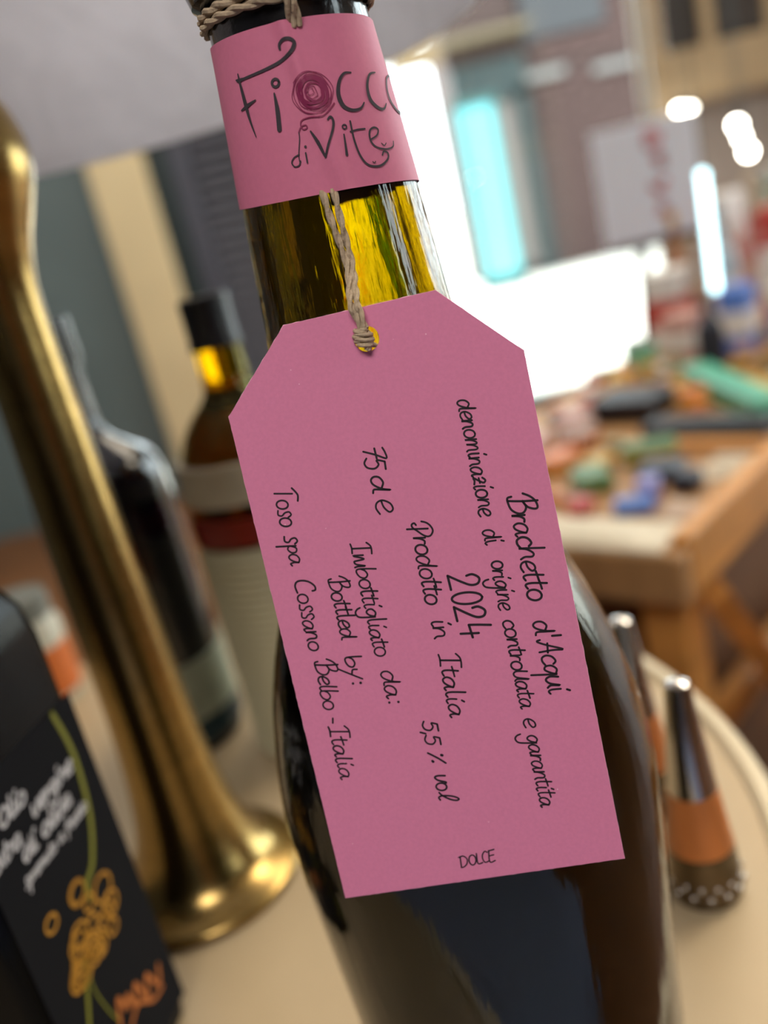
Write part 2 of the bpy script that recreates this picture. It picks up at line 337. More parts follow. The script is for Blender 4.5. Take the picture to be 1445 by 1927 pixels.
# lettering on the band, written in (degrees, mm above z=1)
M_charc = mat('charcoal_print', (66, 60, 66), .6, ior=1.25); M_rose = mat('dark_rose_print', (135, 40, 82), .5)
KD = .27    # mm of paper per degree
def NP(u, v): return neck(u/KD, 1+v/1000, .00045)
def nk(mb, pts, w, sub=6):
    P = spline(pts, sub); P = [(p[0]*KD, p[1]) for p in P]
    if isinstance(w, (tuple, list)): n = len(P); w = [w[0]+(w[1]-w[0])*i/max(1, n-1) if len(w) == 2 else (w[0]+(w[1]-w[0])*min(1, 2*i/(n-1)) if i < n/2 else w[1]+(w[2]-w[1])*(2*i/(n-1)-1)) for i in range(n)]
    w = [q*.80 for q in w] if isinstance(w, list) else w*.80
    ink(mb, P, w, NP)
f1 = MB()
nk(f1, [(-10.2, 14.9), (-9.7, 15.6), (-6.6, 16.1), (-2.4, 15.9), (-.6, 15.1), (-4, 13.9), (-12.1, 12.95), (-21.3, 12.5), (-31, 12.3), (-44, 12.2)], (.55, .8, .5))
nk(f1, [(-43.7, 13.3), (-43.3, 11.3), (-42.3, 8.4), (-41.2, 5.6), (-38.8, 2.5)], (.35, 1.0, .2)); nk(f1, [(-46.5, 12.5), (-44, 12.25), (-40, 12.3)], (.3, .9, .4))
nk(f1, [(-46.8, 7.5), (-40.3, 7.9), (-33.6, 8.3)], (.35, .8, .25)); nk(f1, [(-19.9, 8.4), (-20.2, 5.6), (-21.6, 2.5)], (.35, .95, 1.0))
nk(f1, [(-17.7+2.3*math.cos(a), 9.95+.62*math.sin(a)) for a in [k*math.pi/6 for k in range(13)]], .55, 2)
f1.build('letter', M_charc, lb)
f2 = MB()
for pts, w in (([(30.8, 8.9), (25.8, 8.95), (21.2, 7.8), (18.5, 5.75), (19.7, 3.8), (24.8, 2.8), (30.9, 2.87), (34.5, 3.7)], (.3, 1.0, .3)),
               ([(52, 8.5), (45.5, 8.2), (40.6, 6.3), (40.2, 4), (45.3, 2.5), (50.5, 2.25), (54.6, 3.1)], (.3, .95, .3)),
               ([(74, 8.2), (66, 7.4), (61.3, 5.3), (62.5, 3.2), (70.6, 1.7), (79, 1.8), (85, 3.4), (85.5, 5.6), (81, 7.6), (74, 8.2)], (.45, .8, .4))): nk(f2, pts, w)
f2.build('letter', M_charc, lb)
f3 = MB()   # rose scribble standing in the place of the o
random.seed(3)
for r0, n, w in ((3.4, 2, .14), (2.95, 1, .16), (2.55, 2, .40), (2.05, 2, .38), (1.5, 2, .26), (1.0, 1, .18), (.55, 1, .14)):
    for q in range(n):
        cx, cy = 3+random.uniform(-1, 1), 6.9+random.uniform(-.2, .2); ph = random.uniform(0, 6)
        nk(f3, [(cx+(r0+random.uniform(-.18, .18))/KD*math.cos(ph+k*.5)*.93, cy+(r0+random.uniform(-.12, .12))*math.sin(ph+k*.5)) for k in range(14)], w, 4)
nk(f3, [(14.5, 4.5), (10.1, 3.5), (4.9, 2.8), (-2.1, 3.1), (-6.8, 3), (-8.2, 2.3), (-7.2, 1.5), (-4.9, 1.6), (-5.3, 2.1), (-8.2, 2), (-10.3, 1.2)], .26)
f3.build('rose_drawing', M_rose, lb)
f4 = MB()
for pts, w in (([(-10.3, 1.2), (-10.6, .3), (-12, -1.1), (-13.4, -2.5), (-13.6, -3.9)], .2), ([(-13.0, -2.3), (-16.4, -2.6), (-18.4, -3.3), (-17.2, -4.05), (-14.5, -4.05), (-13, -3.4)], .28),
               ([(-9, -2.3), (-9.3, -3.95)], .32), ([(-8.3, -1.3)], .35), ([(-3.3, .9), (-.7, -1.1), (1.6, -3.8)], (.35, .7, .4)), ([(1.6, -3.8), (4.7, -1.9), (9.8, .5), (11.2, 1.8), (10.1, 2.5), (8.1, 2.1)], (.35, .55, .4)),
               ([(15.6, -.8), (14.9, -2.6), (14.2, -4.2)], (.3, .6)), ([(21.5, 1.1), (21, -2), (22.3, -4.9), (26.1, -6.7), (33.6, -7.2), (40.5, -6.4), (42.3, -5.4), (39.5, -4.9), (37.4, -5.5)], (.4, .5, .35)),
               ([(20, -.6), (24.9, -.5), (29.9, -.6)], .35), ([(32.6, -2.5), (37.5, -2), (39.5, -1.1), (36.6, -.65), (32.8, -1.15), (31.7, -2.7), (34.6, -3.95), (41.5, -4.6), (48.4, -4.4), (50.4, -3.5)], (.35, .45, .3)),
               ([(39.3, -3.5), (41.2, -3.95), (43.1, -3.6)], .22), ([(29.2, -6.25), (30.2, -6.55), (31.2, -6.3)], .2), ([(17.1+1.3*math.cos(k*.7), .4+.35*math.sin(k*.7)) for k in range(10)], .28)): nk(f4, pts, w)
f4.build('letter', M_charc, lb)

# ================================================================== HANG TAG WITH ITS TWINE
TO = Vector((-.02344, .16427, .95674)); EX = Vector((.98912, -.14699, .00648)).normalized(); EY = Vector((-.02133, -.18677, -.98217)).normalized()
TN = EX.cross(EY).normalized()                        # points away from the camera
def TP(u, v, off=0): return TO+EX*(u/1000)+EY*(v/1000)-TN*(off/1000)
ht = thing('hang_tag', 'pink clipped-corner paper tag covered in black handwriting, hanging on the wine bottle', 'tag', TP(27, 96))
corners = [(13.8, -13.7), (41.5, -13.55), (54.4, 0), (54.4, 96), (.1, 96), (0, 0)]
HC, HR = (27.9, -8.1), 2.25
angs = sorted(set([math.atan2(c[1]-HC[1], c[0]-HC[0]) for c in corners]+[-math.pi+2*math.pi*k/48 for k in range(48)]))
def hit(a):
    d = (math.cos(a), math.sin(a)); best = 1e9
    for i in range(6):
        p, q = corners[i], corners[(i+1) % 6]; e = (q[0]-p[0], q[1]-p[1]); den = d[0]*e[1]-d[1]*e[0]
        if abs(den) < 1e-9: continue
        w_ = (p[0]-HC[0], p[1]-HC[1]); t = (w_[0]*e[1]-w_[1]*e[0])/den; s_ = (w_[0]*d[1]-w_[1]*d[0])/den
        if t > 0 and -1e-6 <= s_ <= 1+1e-6: best = min(best, t)
    return (HC[0]+d[0]*best, HC[1]+d[1]*best)
N = len(angs); ring = [(HC[0]+HR*math.cos(a), HC[1]+HR*math.sin(a)) for a in angs]; outr = [hit(a) for a in angs]
card = MB(); v4 = [TP(*p, 0) for p in ring]+[TP(*p, 0) for p in outr]+[TP(*p, -.38) for p in ring]+[TP(*p, -.38) for p in outr]
card.add(v4, [(i, (i+1) % N, N+(i+1) % N, N+i) for i in range(N)]+[(2*N+i, 3*N+i, 3*N+(i+1) % N, 2*N+(i+1) % N) for i in range(N)])
M_tag = mat('pink_card', (217, 128, 165), .75, var=.035, scale=1500)
nt = M_tag.node_tree; b = nt.nodes['Principled BSDF']; ramp = [n for n in nt.nodes if n.type == 'VALTORGB'][0]
n2 = nt.nodes.new('ShaderNodeTexVoronoi'); n2.inputs['Scale'].default_value = 260; n2.inputs['Randomness'].default_value = 1
mp2 = nt.nodes.new('ShaderNodeMath'); mp2.operation = 'LESS_THAN'; mp2.inputs[1].default_value = .035
n3 = nt.nodes.new('ShaderNodeTexNoise'); n3.inputs['Scale'].default_value = 700; gt = nt.nodes.new('ShaderNodeMath'); gt.operation = 'GREATER_THAN'; gt.inputs[1].default_value = .56
mu = nt.nodes.new('ShaderNodeMath'); mu.operation = 'MULTIPLY'; tc2 = nt.nodes.new('ShaderNodeTexCoord')
nt.links.new(tc2.outputs['Object'], n2.inputs['Vector']); nt.links.new(tc2.outputs['Object'], n3.inputs['Vector'])
nt.links.new(n2.outputs['Distance'], mp2.inputs[0]); nt.links.new(n3.outputs['Fac'], gt.inputs[0]); nt.links.new(mp2.outputs[0], mu.inputs[0]); nt.links.new(gt.outputs[0], mu.inputs[1])
mx = nt.nodes.new('ShaderNodeMix'); mx.data_type = 'RGBA'; nt.links.new(mu.outputs[0], mx.inputs[0]); nt.links.new(ramp.outputs[0], mx.inputs[6]); mx.inputs[7].default_value = (.85, .45, .6, 1)
nt.links.new(mx.outputs[2], b.inputs['Base Color'])
co = card.build('card', M_tag, ht)
edge = MB()
# the cut edge shows the paler core; slightly ragged
pe = []
for i in range(6):
    p, q = corners[i], corners[(i+1) % 6]; L = math.hypot(q[0]-p[0], q[1]-p[1]); k = max(2, int(L/.8))
    for s_ in range(k): t = s_/k; pe.append((p[0]+(q[0]-p[0])*t, p[1]+(q[1]-p[1])*t))
cx, cy = 27, 42; random.seed(5)
def grow(p, d): l = math.hypot(p[0]-cx, p[1]-cy); return (p[0]+(p[0]-cx)/l*d, p[1]+(p[1]-cy)/l*d)
o1 = [TP(*p, .0) for p in pe]; o2 = [TP(*grow(p, random.choice([.03, .05, .06, .05, .12])), -.1) for p in pe]; o3 = [TP(*p, -.38) for p in pe]; n = len(pe)
edge.add(o1+o2+o3, [(i, (i+1) % n, n+(i+1) % n, n+i) for i in range(n)]+[(n+i, n+(i+1) % n, 2*n+(i+1) % n, 2*n+i) for i in range(n)])
edge.add([TP(*p, 0) for p in ring]+[TP(*p, -.38) for p in ring], [(i, (i+1) % N, N+(i+1) % N, N+i) for i in range(N)])
edge.build('cut_edge', mat('pale_paper_core', (238, 176, 200), .8), ht, label='paler pink cut edge')

# --- handwriting: single-stroke letters in x-height units (advance width, strokes)
def ell(cx, cy, rx, ry, a0=90, n=12): return [(cx+rx*math.cos(R(a0)+2*math.pi*k/n), cy+ry*math.sin(R(a0)+2*math.pi*k/n)) for k in range(n+1)]
GL = {
'a': (1.02, [[(.78, .86), (.5, 1.0), (.18, .8), (.06, .38), (.22, .03), (.48, .1), (.72, .55), (.8, .88), (.76, .4), (.84, .02), (1.02, .12)]]),
'b': (.98, [[(.1, 1.85), (.06, .9), (.1, .12), (.4, -.02), (.78, .22), (.88, .66), (.6, .95), (.25, .8), (.1, .5)]]),
'c': (.82, [[(.78, .78), (.55, 1.0), (.2, .8), (.08, .4), (.25, .04), (.55, 0), (.82, .15)]]),
'd': (1.08, [[(.74, .84), (.42, 1.0), (.1, .72), (.06, .28), (.26, 0), (.55, .15), (.82, .8), (.92, 1.55), (.88, .8), (.86, .15), (1.08, .02)]]),
'e': (.88, [[(.12, .42), (.5, .48), (.8, .74), (.66, 1.0), (.32, .92), (.08, .5), (.18, .12), (.48, -.02), (.84, .12)]]),
'g': (.92, [[(.76, .85), (.44, 1.0), (.12, .72), (.12, .34), (.36, .1), (.64, .38), (.8, .92), (.8, .1), (.72, -.75), (.36, -1.0), (.05, -.8), (-.1, -.45)]]),
'h': (.98, [[(.12, 1.85), (.08, .9), (.06, 0), (.14, .55), (.45, .98), (.7, .86), (.7, .35), (.86, .02)]]),
'i': (.48, [[(.16, .98), (.14, .3), (.26, 0), (.46, .1)], [(.26, 1.45), (.36, 1.66)]]),
'l': (.5, [[(.18, 1.75), (.14, .4), (.28, 0), (.5, .1)]]),
'm': (1.35, [[(.08, 1.0), (.1, 0), (.16, .6), (.4, .98), (.56, .8), (.56, .05), (.64, .6), (.9, .98), (1.08, .8), (1.1, .2), (1.24, 0)]]),
'w': (1.2, [[(.06, 1.0), (.08, .05), (.3, .8), (.42, .98), (.52, .4), (.6, .05), (.85, .2), (1.02, 1.0), (1.04, .3), (1.12, 0)]]),
'n': (.92, [[(.1, 1.0), (.1, .02), (.16, .55), (.42, .98), (.68, .86), (.7, .3), (.84, .02)]]),
'o': (.92, [ell(.44, .5, .40, .5)]),
'p': (.85, [[(.2, 1.0), (.16, .1), (.12, -.95)], [(.18, .5), (.4, .98), (.72, .86), (.74, .4), (.45, .12), (.18, .3)]]),
'q': (.9, [[(.74, .86), (.4, 1.0), (.1, .68), (.14, .22), (.42, .12), (.7, .6), (.8, .95), (.78, .1), (.74, -1.0)]]),
'r': (.62, [[(.1, 1.0), (.1, .02), (.16, .55), (.36, .9), (.6, .88)]]),
's': (.72, [[(.72, .9), (.5, 1.2), (.22, 1.05), (.3, .65), (.55, .35), (.45, .02), (.05, .08)]]),
't': (.62, [[(.26, 1.55), (.18, .45), (.3, .02), (.58, .12)], [(-.06, 1.02), (.3, 1.08), (.66, 1.12)]]),
'z': (.78, [[(.1, .85), (.36, 1.08), (.6, .88), (.36, .45), (.1, .05), (.4, .1), (.72, .02)], [(.12, .52), (.62, .55)]]),
'u': (.98, [[(.1, 1.0), (.06, .35), (.3, 0), (.6, .25), (.78, 1.0), (.76, .3), (.94, 0)]]),
'U': (1.0, [[(.1, 1.35), (.06, .35), (.3, 0), (.64, .25), (.84, 1.4), (.8, .3), (.98, 0)]]),
'v': (.88, [[(.06, 1.0), (.1, .3), (.3, .0), (.6, .3), (.76, .98), (.9, .9)]]),
'y': (.95, [[(.1, .98), (.12, .5), (.46, .32)], [(.9, 1.3), (.5, .25), (.0, -1.0)]]),
'L': (1.05, [[(.14, .12), (.45, .35), (.85, .95), (1.0, 1.55), (.82, 1.8), (.55, 1.3), (.48, .45), (.66, .02), (.95, .1)]]),
'B': (1.5, [[(.0, 1.15), (.22, 1.6), (.55, 1.92), (1.0, 2.02), (1.15, 1.8), (.98, 1.3), (.52, 1.0), (.98, 1.2), (1.38, .95), (1.44, .55), (1.15, .12), (.65, -.02), (.3, .0), (.2, .3)], [(.55, 2.1), (.56, 1.0), (.5, .0)]]),
'A': (1.15, [[(-.02, .25), (.1, .0), (.4, .6), (.82, 1.75), (.84, 1.0), (.95, .0)], [(.28, .72), (1.02, .6)]]),
'I': (.92, [[(-.08, 1.55), (.2, 1.84), (.5, 1.9), (.92, 1.84)], [(.42, 1.85), (.36, .05)], [(-.05, .0), (.3, .06), (.78, .0)]]),
'T': (.9, [[(-.2, 1.6), (.15, 1.85), (.5, 2.0), (1.0, 1.9)], [(.32, 1.55), (.26, .0)]]),
'C': (1.2, [[(1.02, 1.55), (.95, 1.85), (.6, 1.85), (.2, 1.4), (.04, .8), (.12, .25), (.5, .0), (1.1, .1)]]),
'P': (1.25, [[(.0, 1.0), (.1, 1.35), (.35, 1.65), (.75, 1.8), (1.12, 1.6), (1.24, 1.3), (1.1, .92), (.75, .5), (.5, .2), (.25, .15), (.12, .38), (.28, .5)], [(.6, 1.42), (.6, -.3)]]),
'D': (1.15, [[(.1, 1.5), (.1, 0)], [(-.1, 1.42), (.5, 1.5), (.95, 1.0), (.85, .35), (.4, .0), (.05, .02)]]),
'O': (1.05, [ell(.5, .72, .45, .72)]),
'K': (.7, [[(.1, 1.5), (.1, .05), (.72, .05)]]),
'Q': (.85, [[(.8, 1.3), (.5, 1.5), (.15, 1.1), (.1, .5), (.35, .02), (.8, .1)]]),
'E': (.95, [[(.15, 1.5), (.1, 0), (.8, .05)], [(.1, 1.5), (.85, 1.55)], [(.12, .8), (.72, .85)]]),
'2': (1.25, [[(.16, 1.05), (.1, 1.4), (.4, 1.72), (.78, 1.6), (.85, 1.2), (.55, .7), (.02, .02)], [(.02, .02), (1.05, .04)]]),
'0': (1.05, [ell(.5, .85, .42, .85)]),
'4': (1.15, [[(.2, 1.75), (.14, 1.1), (.12, .55)], [(.12, .55), (1.05, .62)], [(.75, 1.0), (.74, .0)]]),
'5': (.95, [[(.85, 1.62), (.25, 1.6)], [(.25, 1.6), (.15, .98), (.5, 1.1), (.82, .75), (.75, .2), (.4, .0), (.02, .2)]]),
'7': (.95, [[(.02, 1.45), (.4, 1.62), (.85, 1.66), (.62, .9), (.42, .0)], [(.12, .85), (.9, .95)]]),
',': (.35, [[(.2, .12), (.08, -.4)]]),
'%': (1.1, [[(.0, -.1), (.5, .75), (1.05, 1.5)], [(.28, 1.3)], [(.25, 1.22)], [(.86, .25)], [(.8, .2)]]),
':': (.5, [[(.3, .15)], [(.3, .95)]]),
"'": (.42, [[(.2, 1.9), (.18, 1.25)]]),
'x': (.8, [[(.08, 1.0), (.7, .0)], [(.7, 1.0), (.05, .0)]]),
'f': (.6, [[(.7, 1.6), (.45, 1.8), (.28, 1.3), (.2, .4), (.1, -.6)], [(-.02, 1.0), (.6, 1.05)]]),
'-': (.7, [[(.05, .62), (.6, .5)]]),
}
words = [
("Brachetto", (46.47, 24.11), (46.52, 44.17), 2.44, .40, 'Brachetto d\'Acqui'), ("d'Acqui", (46.35, 47.98), (46.9, 62.04), 2.35, .40, 0),
("denominazione", (41.29, 5.89), (41.01, 27.21), 1.96, .34, 'denominazione di origine controllata e garantita'), ("di", (40.89, 29.66), (41.09, 32.49), 1.95, .34, 0), ("origine", (41.25, 35.51), (40.93, 44.82), 1.95, .34, 0),
("controUata", (41.04, 46.67), (41.14, 63.9), 1.9, .34, 0), ("e", (41.28, 65.71), (41.19, 67.68), 2.1, .34, 0), ("garantita", (41.02, 69.02), (40.97, 83.47), 1.9, .34, 0),
("2024", (33.07, 36.62), (33.08, 48.85), 3.15, .46, '2024'),
("Prodotto", (28.41, 25.54), (27.98, 41.32), 2.2, .36, 'Prodotto in Italia 5,5 % vol'), ("in", (28.21, 44.2), (28.15, 48.03), 2.1, .36, 0), ("Italia", (28.3, 51.08), (27.94, 63.25), 2.0, .36, 0),
("5,5", (22.59, 63.05), (22.36, 67.89), 1.75, .36, 0), ("%", (22.45, 69.42), (22.42, 71.66), 1.85, .36, 0), ("voL", (22.63, 73.86), (22.43, 79.14), 2.0, .36, 0),
("75", (23.06, 10.38), (22.6, 14.7), 2.4, .36, '75 cl e'), ("d", (23.2, 15.92), (22.99, 19.05), 2.1, .36, 0), ("e", (23.0, 20.35), (23.16, 23.18), 2.9, .36, 0),
("Iwbottigliato", (16.75, 27.52), (16.6, 49.32), 1.95, .34, 'Imbottigliato da:'), ("da:", (16.8, 52.08), (17.11, 58.9), 2.1, .34, 0),
("Bottled", (11.19, 32.64), (11.14, 44.85), 1.9, .34, 'Bottled by:'), ("by:", (10.89, 48.16), (11.06, 53.98), 1.8, .34, 0),
("Toso", (5.01, 14.9), (4.8, 21.84), 2.1, .34, 'Toso spa Cossano Belbo - Italia'), ("spa", (4.72, 23.48), (4.89, 29.24), 1.95, .34, 0), ("Cossano", (4.82, 32.11), (4.5, 45.91), 1.95, .34, 0),
("Belbo", (5.1, 47.63), (4.7, 57.74), 1.95, .34, 0), ("-", (4.83, 59.3), (4.84, 60.5), 1.88, .34, 0), ("Italia", (4.65, 61.19), (4.72, 71.83), 1.9, .34, 0),
("DOKQE", (23.73, 93.06), (30.71, 92.71), 1.45, .27, 'DOLCE')]
M_ink = mat('black_ink', (34, 26, 34), .6)
random.seed(11); cur = None; curl = None
def flush():
    if cur is not None: cur.build('handwriting', M_ink, ht, label='handwritten line reading '+curl)
for txt, A, B, h, pw, lab in words:
    if lab:
        flush(); cur = MB(); curl = lab
    tot = sum(GL[c][0] for c in txt); last = GL[txt[-1]]
    d = Vector((B[0]-A[0], B[1]-A[1])); L = d.length; d.normalize(); upv = Vector((d.y, -d.x))     # text "up" on the sheet
    s_ = L/tot; x = 0; slant = .12
    for c in txt:
        wd, strokes = GL[c]; jy = random.uniform(-.05, .05); js = random.uniform(.95, 1.05); sl = slant+random.uniform(-.04, .04)
        for st in strokes:
            pts = []
            for gx, gy in (spline(st, 5) if len(st) > 2 else st):
                gy2 = gy*js+jy; X = (x+gx)*s_+gy2*h*sl; Y = gy2*h; q = Vector(A)+d*X+upv*Y; pts.append((q.x, q.y))
            ink(cur, pts, pw*random.uniform(.94, 1.08), lambda u, v: TP(u, v, .04))
        x += wd
flush()

# --- twine
M_twine = mat('beige_twine', (178, 158, 132), .85, var=.15, scale=900, bump=.5)
def ply(mb, pts, r, turns_per_m=260, n=7, plies=2, sub=14):
    P = [Vector(p) for p in spline([tuple(p) for p in pts], sub)]; s_ = 0; lists = [[] for _ in range(plies)]; prev = None
    for i, p in enumerate(P):
        t = (P[min(i+1, len(P)-1)]-P[max(i-1, 0)]).normalized()
        if prev is None: prev = t.orthogonal().normalized()
        u = (prev-t*prev.dot(t)).normalized(); prev = u; w = t.cross(u)
        if i: s_ += (P[i]-P[i-1]).length
        for k in range(plies): a = 2*math.pi*(s_*turns_per_m+k/plies); lists[k].append(p+u*math.cos(a)*r*.42+w*math.sin(a)*r*.42)
    for l in lists: mb.tube(l, r*.66, n)
def NR(th, z, off): a = R(th); r = r_at(z)+off; return (BX+r*math.sin(a), BY-r*math.cos(a), z)
for z, rr in ((1.0240, .00085), (1.0224, .0008)):
    tw = MB(); ply(tw, [NR(k*15, z+.0007*math.cos(R(k*15+80)), .0010) for k in range(25)], rr, 120)
    tw.build('neck_loop', M_twine, ht, True)
for th in (4.6, 0.9):
    tw = MB(); ply(tw, [NR(th, 1.0242, .0016), NR(th, 1.0220, .0022), NR(th, 1.0200, .0014), NR(th+.3, 1.0178, .0002)], .0008, 120)
    tw.build('twine_strand', M_twine, ht, True)
for pts in ([NR(-4.5, .9908, .0001), NR(-4.4, .9895, .0006), NR(-3.2, .985, .0010), NR(-.8, .9775, .0018), TP(26.6, -14.6, .9), TP(27.0, -12.4, 1.1), TP(27.6, -9.6, 1.0)],
            [NR(1.8, .9907, .0001), NR(1.8, .9894, .0006), NR(1.7, .985, .0010), NR(1.8, .9775, .0016), TP(27.7, -14.6, .8), TP(27.9, -12.4, 1.0), TP(28.2, -9.8, 1.0)]):
    tw = MB(); ply(tw, pts, .00068, 130, sub=20); tw.build('twine_strand', M_twine, ht, True)
# knot: wraps of twine around the end, dipping through the hole
tw = MB()
kp = []
for k in range(34):
    a = k*math.pi/4; q = k/33; kp.append(TP(27.45+1.5*math.cos(a)*math.sin(.5+2.3*q), -9.9+3.3*q+.25*math.sin(a)+.3*math.cos(a), .45+1.1*math.sin(a)))
ply(tw, kp+[TP(28.4, -6.9, .6), TP(29.2, -6.6, -1.0)], .00055, 120, sub=5)
tw.ball(TP(27.4, -8.3, .1), .00135, 12, 8)
tw.build('knot', M_twine, ht, True, label='twine knot sitting in the tag hole')

# ================================================================== BRASS TABLE LAMP
LX, LY = -.1056, .3125
M_brass = mat('brushed_brass', (160, 134, 82), .24, 1, var=.12, scale=30, stretch=(1, 1, 6))
la = thing('table_lamp', 'brass table lamp with a flared foot and wide white fibre shade', 'lamp', (LX, LY, .75))
bp = [(.7502, .0385), (.7525, .0395), (.7545, .0388), (.757, .034), (.7605, .0292), (.766, .0254), (.774, .0222), (.785, .0194), (.80, .0174), (.82, .0160), (.845, .0152), (.875, .0147), (.905, .0139), (.935, .0130), (.96, .0124), (.98, .0124), (.992, .0133), (1.003, .0160), (1.014, .0203), (1.024, .0235), (1.034, .0236), (1.044, .0205), (1.052, .0150), (1.058, .0085), (1.060, .005)]
MB().lathe([(.001, .7502)]+smooth_prof(bp, 130)+[(.001, 1.0605)], 72, (LX, LY)).build('stem', M_brass, la, True)
MB().lathe([(.005, 1.058), (.005, 1.12), (.018, 1.122), (.018, 1.16)], 24, (LX, LY)).build('lamp_holder', M_brass, la, True)
SX, SY, SR, SZ = -.09, .34, .167, 1.0442
def shz(x, y, z): return z+.0125*(x-SX)-.0141*(y-SY)
M_shade = thin_mat('white_fibre_shade', (226, 226, 232), .55, .42, .5, 26)
vs = []; fs = []; n = 160; prof = [(SR, SZ), (SR-.004, SZ+.02), (SR-.014, SZ+.06), (SR-.032, SZ+.13), (SR-.05, SZ+.20)]
prof2 = prof+[(r-.0014, z) for r, z in reversed(prof)]
for r, z in prof2:
    for k in range(n):
        a = 2*math.pi*k/n; x, y = SX+r*math.cos(a), SY+r*math.sin(a); vs.append((x, y, shz(x, y, z)))
m_ = len(prof2)
for i in range(m_):
    j = (i+1) % m_
    for k in range(n): l = (k+1) % n; fs.append((i*n+k, i*n+l, j*n+l, j*n+k))
MB().add(vs, fs).build('lamp_shade', M_shade, la, True, label='white fibrous lamp shade')
sp = MB()
for a in (0, 120, 240): sp.tube([(LX+.018*math.cos(R(a)), LY+.018*math.sin(R(a)), 1.15), (SX+(SR-.046)*math.cos(R(a)), SY+(SR-.046)*math.sin(R(a)), 1.235)], .0015, 6)
sp.build('shade_carrier', M_brass, la)
MB().ball((LX, LY, 1.19), .024, 20, 14, (1, 1, 1.2)).build('bulb', mat('frosted_fill_bulb', (250, 245, 235), .4, emit=(1, .93, .84), estr=6), la, True)  # glow added inside to lift the brightness of the shade

# ================================================================== BLACK SQUARE OIL BOTTLE
QX, QY = -.1040, .248; fd = Vector((-.252, -.968, 0)).normalized(); fn = Vector((.968, -.252, 0))   # face runs from its far right corner towards the camera; fn = outward
def QP(s_, z, off=0): p = Vector((QX, QY, 0))+fd*s_+fn*off; return (p.x, p.y, z)
ob = thing('oil_bottle', 'black square olive oil bottle with dark label in the lower left corner', 'bottle', (QX-.02, QY-.03, .75))
M_blk = mat('black_glass', (10, 11, 13), .15, ior=1.2)
def sqring(h, r, z, n=6):
    """rounded square ring of half-size h, corner radius r; centre behind the face"""
    c = Vector((QX, QY, 0))+fd*.0285-fn*.0285; pts = []
    for q in range(4):
        for k in range(n+1):
            a = math.pi/2*(q+k/n); cxq = (h-r)*(1 if q in (0, 3) else -1); cyq = (h-r)*(1 if q in (0, 1) else -1)
            pu, pv = cxq+r*math.cos(a), cyq+r*math.sin(a); p = c+fd*pu+fn*pv; pts.append((p.x, p.y, z))
    return pts
rings = [sqring(.026, .006, .7502), sqring(.0285, .007, .7525), sqring(.0287, .007, .756), sqring(.0287, .007, .895), sqring(.028, .0085, .905), sqring(.0255, .012, .914), sqring(.0205, .014, .921), sqring(.0155, .0145, .927), sqring(.0140, .0138, .935), sqring(.0135, .0134, .965)]
vs = [p for r_ in rings for p in r_]; n = len(rings[0]); fs = []
for i in range(len(rings)-1):
    for k in range(n): l = (k+1) % n; fs.append((i*n+k, i*n+l, (i+1)*n+l, (i+1)*n+k))
fs.append(tuple(reversed(range(n)))); fs.append(tuple(range((len(rings)-1)*n, len(rings)*n)))
MB().add(vs, fs).build('glass', M_blk, ob, True)
cc = Vector((QX, QY, 0))+fd*.0285-fn*.0285
MB().lathe([(.0165, .966), (.0165, 1.0), (.0155, 1.002), (.001, 1.002)], 32, (cc.x, cc.y)).build('cap', M_foil, ob, True)
ol = MB().add([QP(.0015+.054*i/12, z, .0004) for z in (.757, .8745) for i in range(13)], [(i, i+1, 14+i, 13+i) for i in range(12)]).build('label', mat('charcoal_paper_label', (32, 32, 35), .9, ior=1.12), ob, label='charcoal paper label with white script and golden flower')
def QL(u, v): return QP(u/1000, .75+v/1000, .0007)
M_wh = mat('white_print', (206, 203, 208), .5); M_gold = mat('gold_print', (200, 140, 40), .5); M_olive = mat('olive_print', (128, 128, 34), .5)
def script(word, s0, s1, z, h, w, m, lean=.35):
    mb = MB(); tot = sum(GL[c][0] if c != ' ' else .8 for c in word); k = (s0-s1)/tot; x = 0
    for c in word:
        if c == ' ': x += .8; continue
        for st in GL[c][1]:
            ink(mb, [(s0-(x+gx)*k-gy*h*lean, z+gy*h) for gx, gy in (spline(st, 4) if len(st) > 2 else st)], w, QL)
        x += GL[c][0]
    mb.build('print', m, ol, label='white script lettering')
script('Olio', 46, 34, 110.5, 3.1, 1.0, M_wh)
script('vergine', 34, 12.5, 104.8, 3.0, 1.0, M_wh); script('extra', 55, 41, 102.5, 3.0, 1.0, M_wh)
script('di oliva', 43, 18, 97.5, 3.0, 1.1, M_wh); script('spremuto a freddo', 46, 13, 91.5, 2.0, .7, M_wh)
st1 = MB(); ink(st1, spline([(11.7, 123.1), (9.6, 108), (12.5, 89.4), (19.1, 77.4), (24.4, 74.4), (26, 70)], 8), 1.9, QL); ink(st1, spline([(37, 58), (42, 48), (47, 38), (50, 25), (50, 10)], 8), 1.5, QL)
ink(st1, spline([(37, 58), (38, 48), (36, 38), (34, 32)], 8), .6, QL); st1.build('stem_drawing', M_olive, ol, label='olive green stem drawing')
fl = MB(); random.seed(9)
for k in range(24):
    cu, cv = random.uniform(16, 43), random.uniform(55, 77); r_ = random.uniform(2.4, 4.8)
    ink(fl, [(cu+r_*math.cos(q), cv+r_*.85*math.sin(q)) for q in [j*math.pi/10 for j in range(21)]], .95, QL)
fl.build('flower_drawing', M_gold, ol, label='golden flower drawing')
sg = MB(); ink(sg, spline([(34, 30), (31, 37), (29, 31), (27, 34), (25, 28), (22, 33), (19, 24), (16, 30), (12, 22), (9, 27)], 6), 1.5, QL); sg.build('print', mat('copper_print', (190, 110, 50), .5), ol, label='copper coloured signature'); sg = MB(); ink(sg, spline([(30, 25), (24, 27), (17, 21), (11, 20)], 6), 1.3, QL)
sg.build('print', mat('copper_print', (190, 110, 50), .5), ol, label='copper underline')
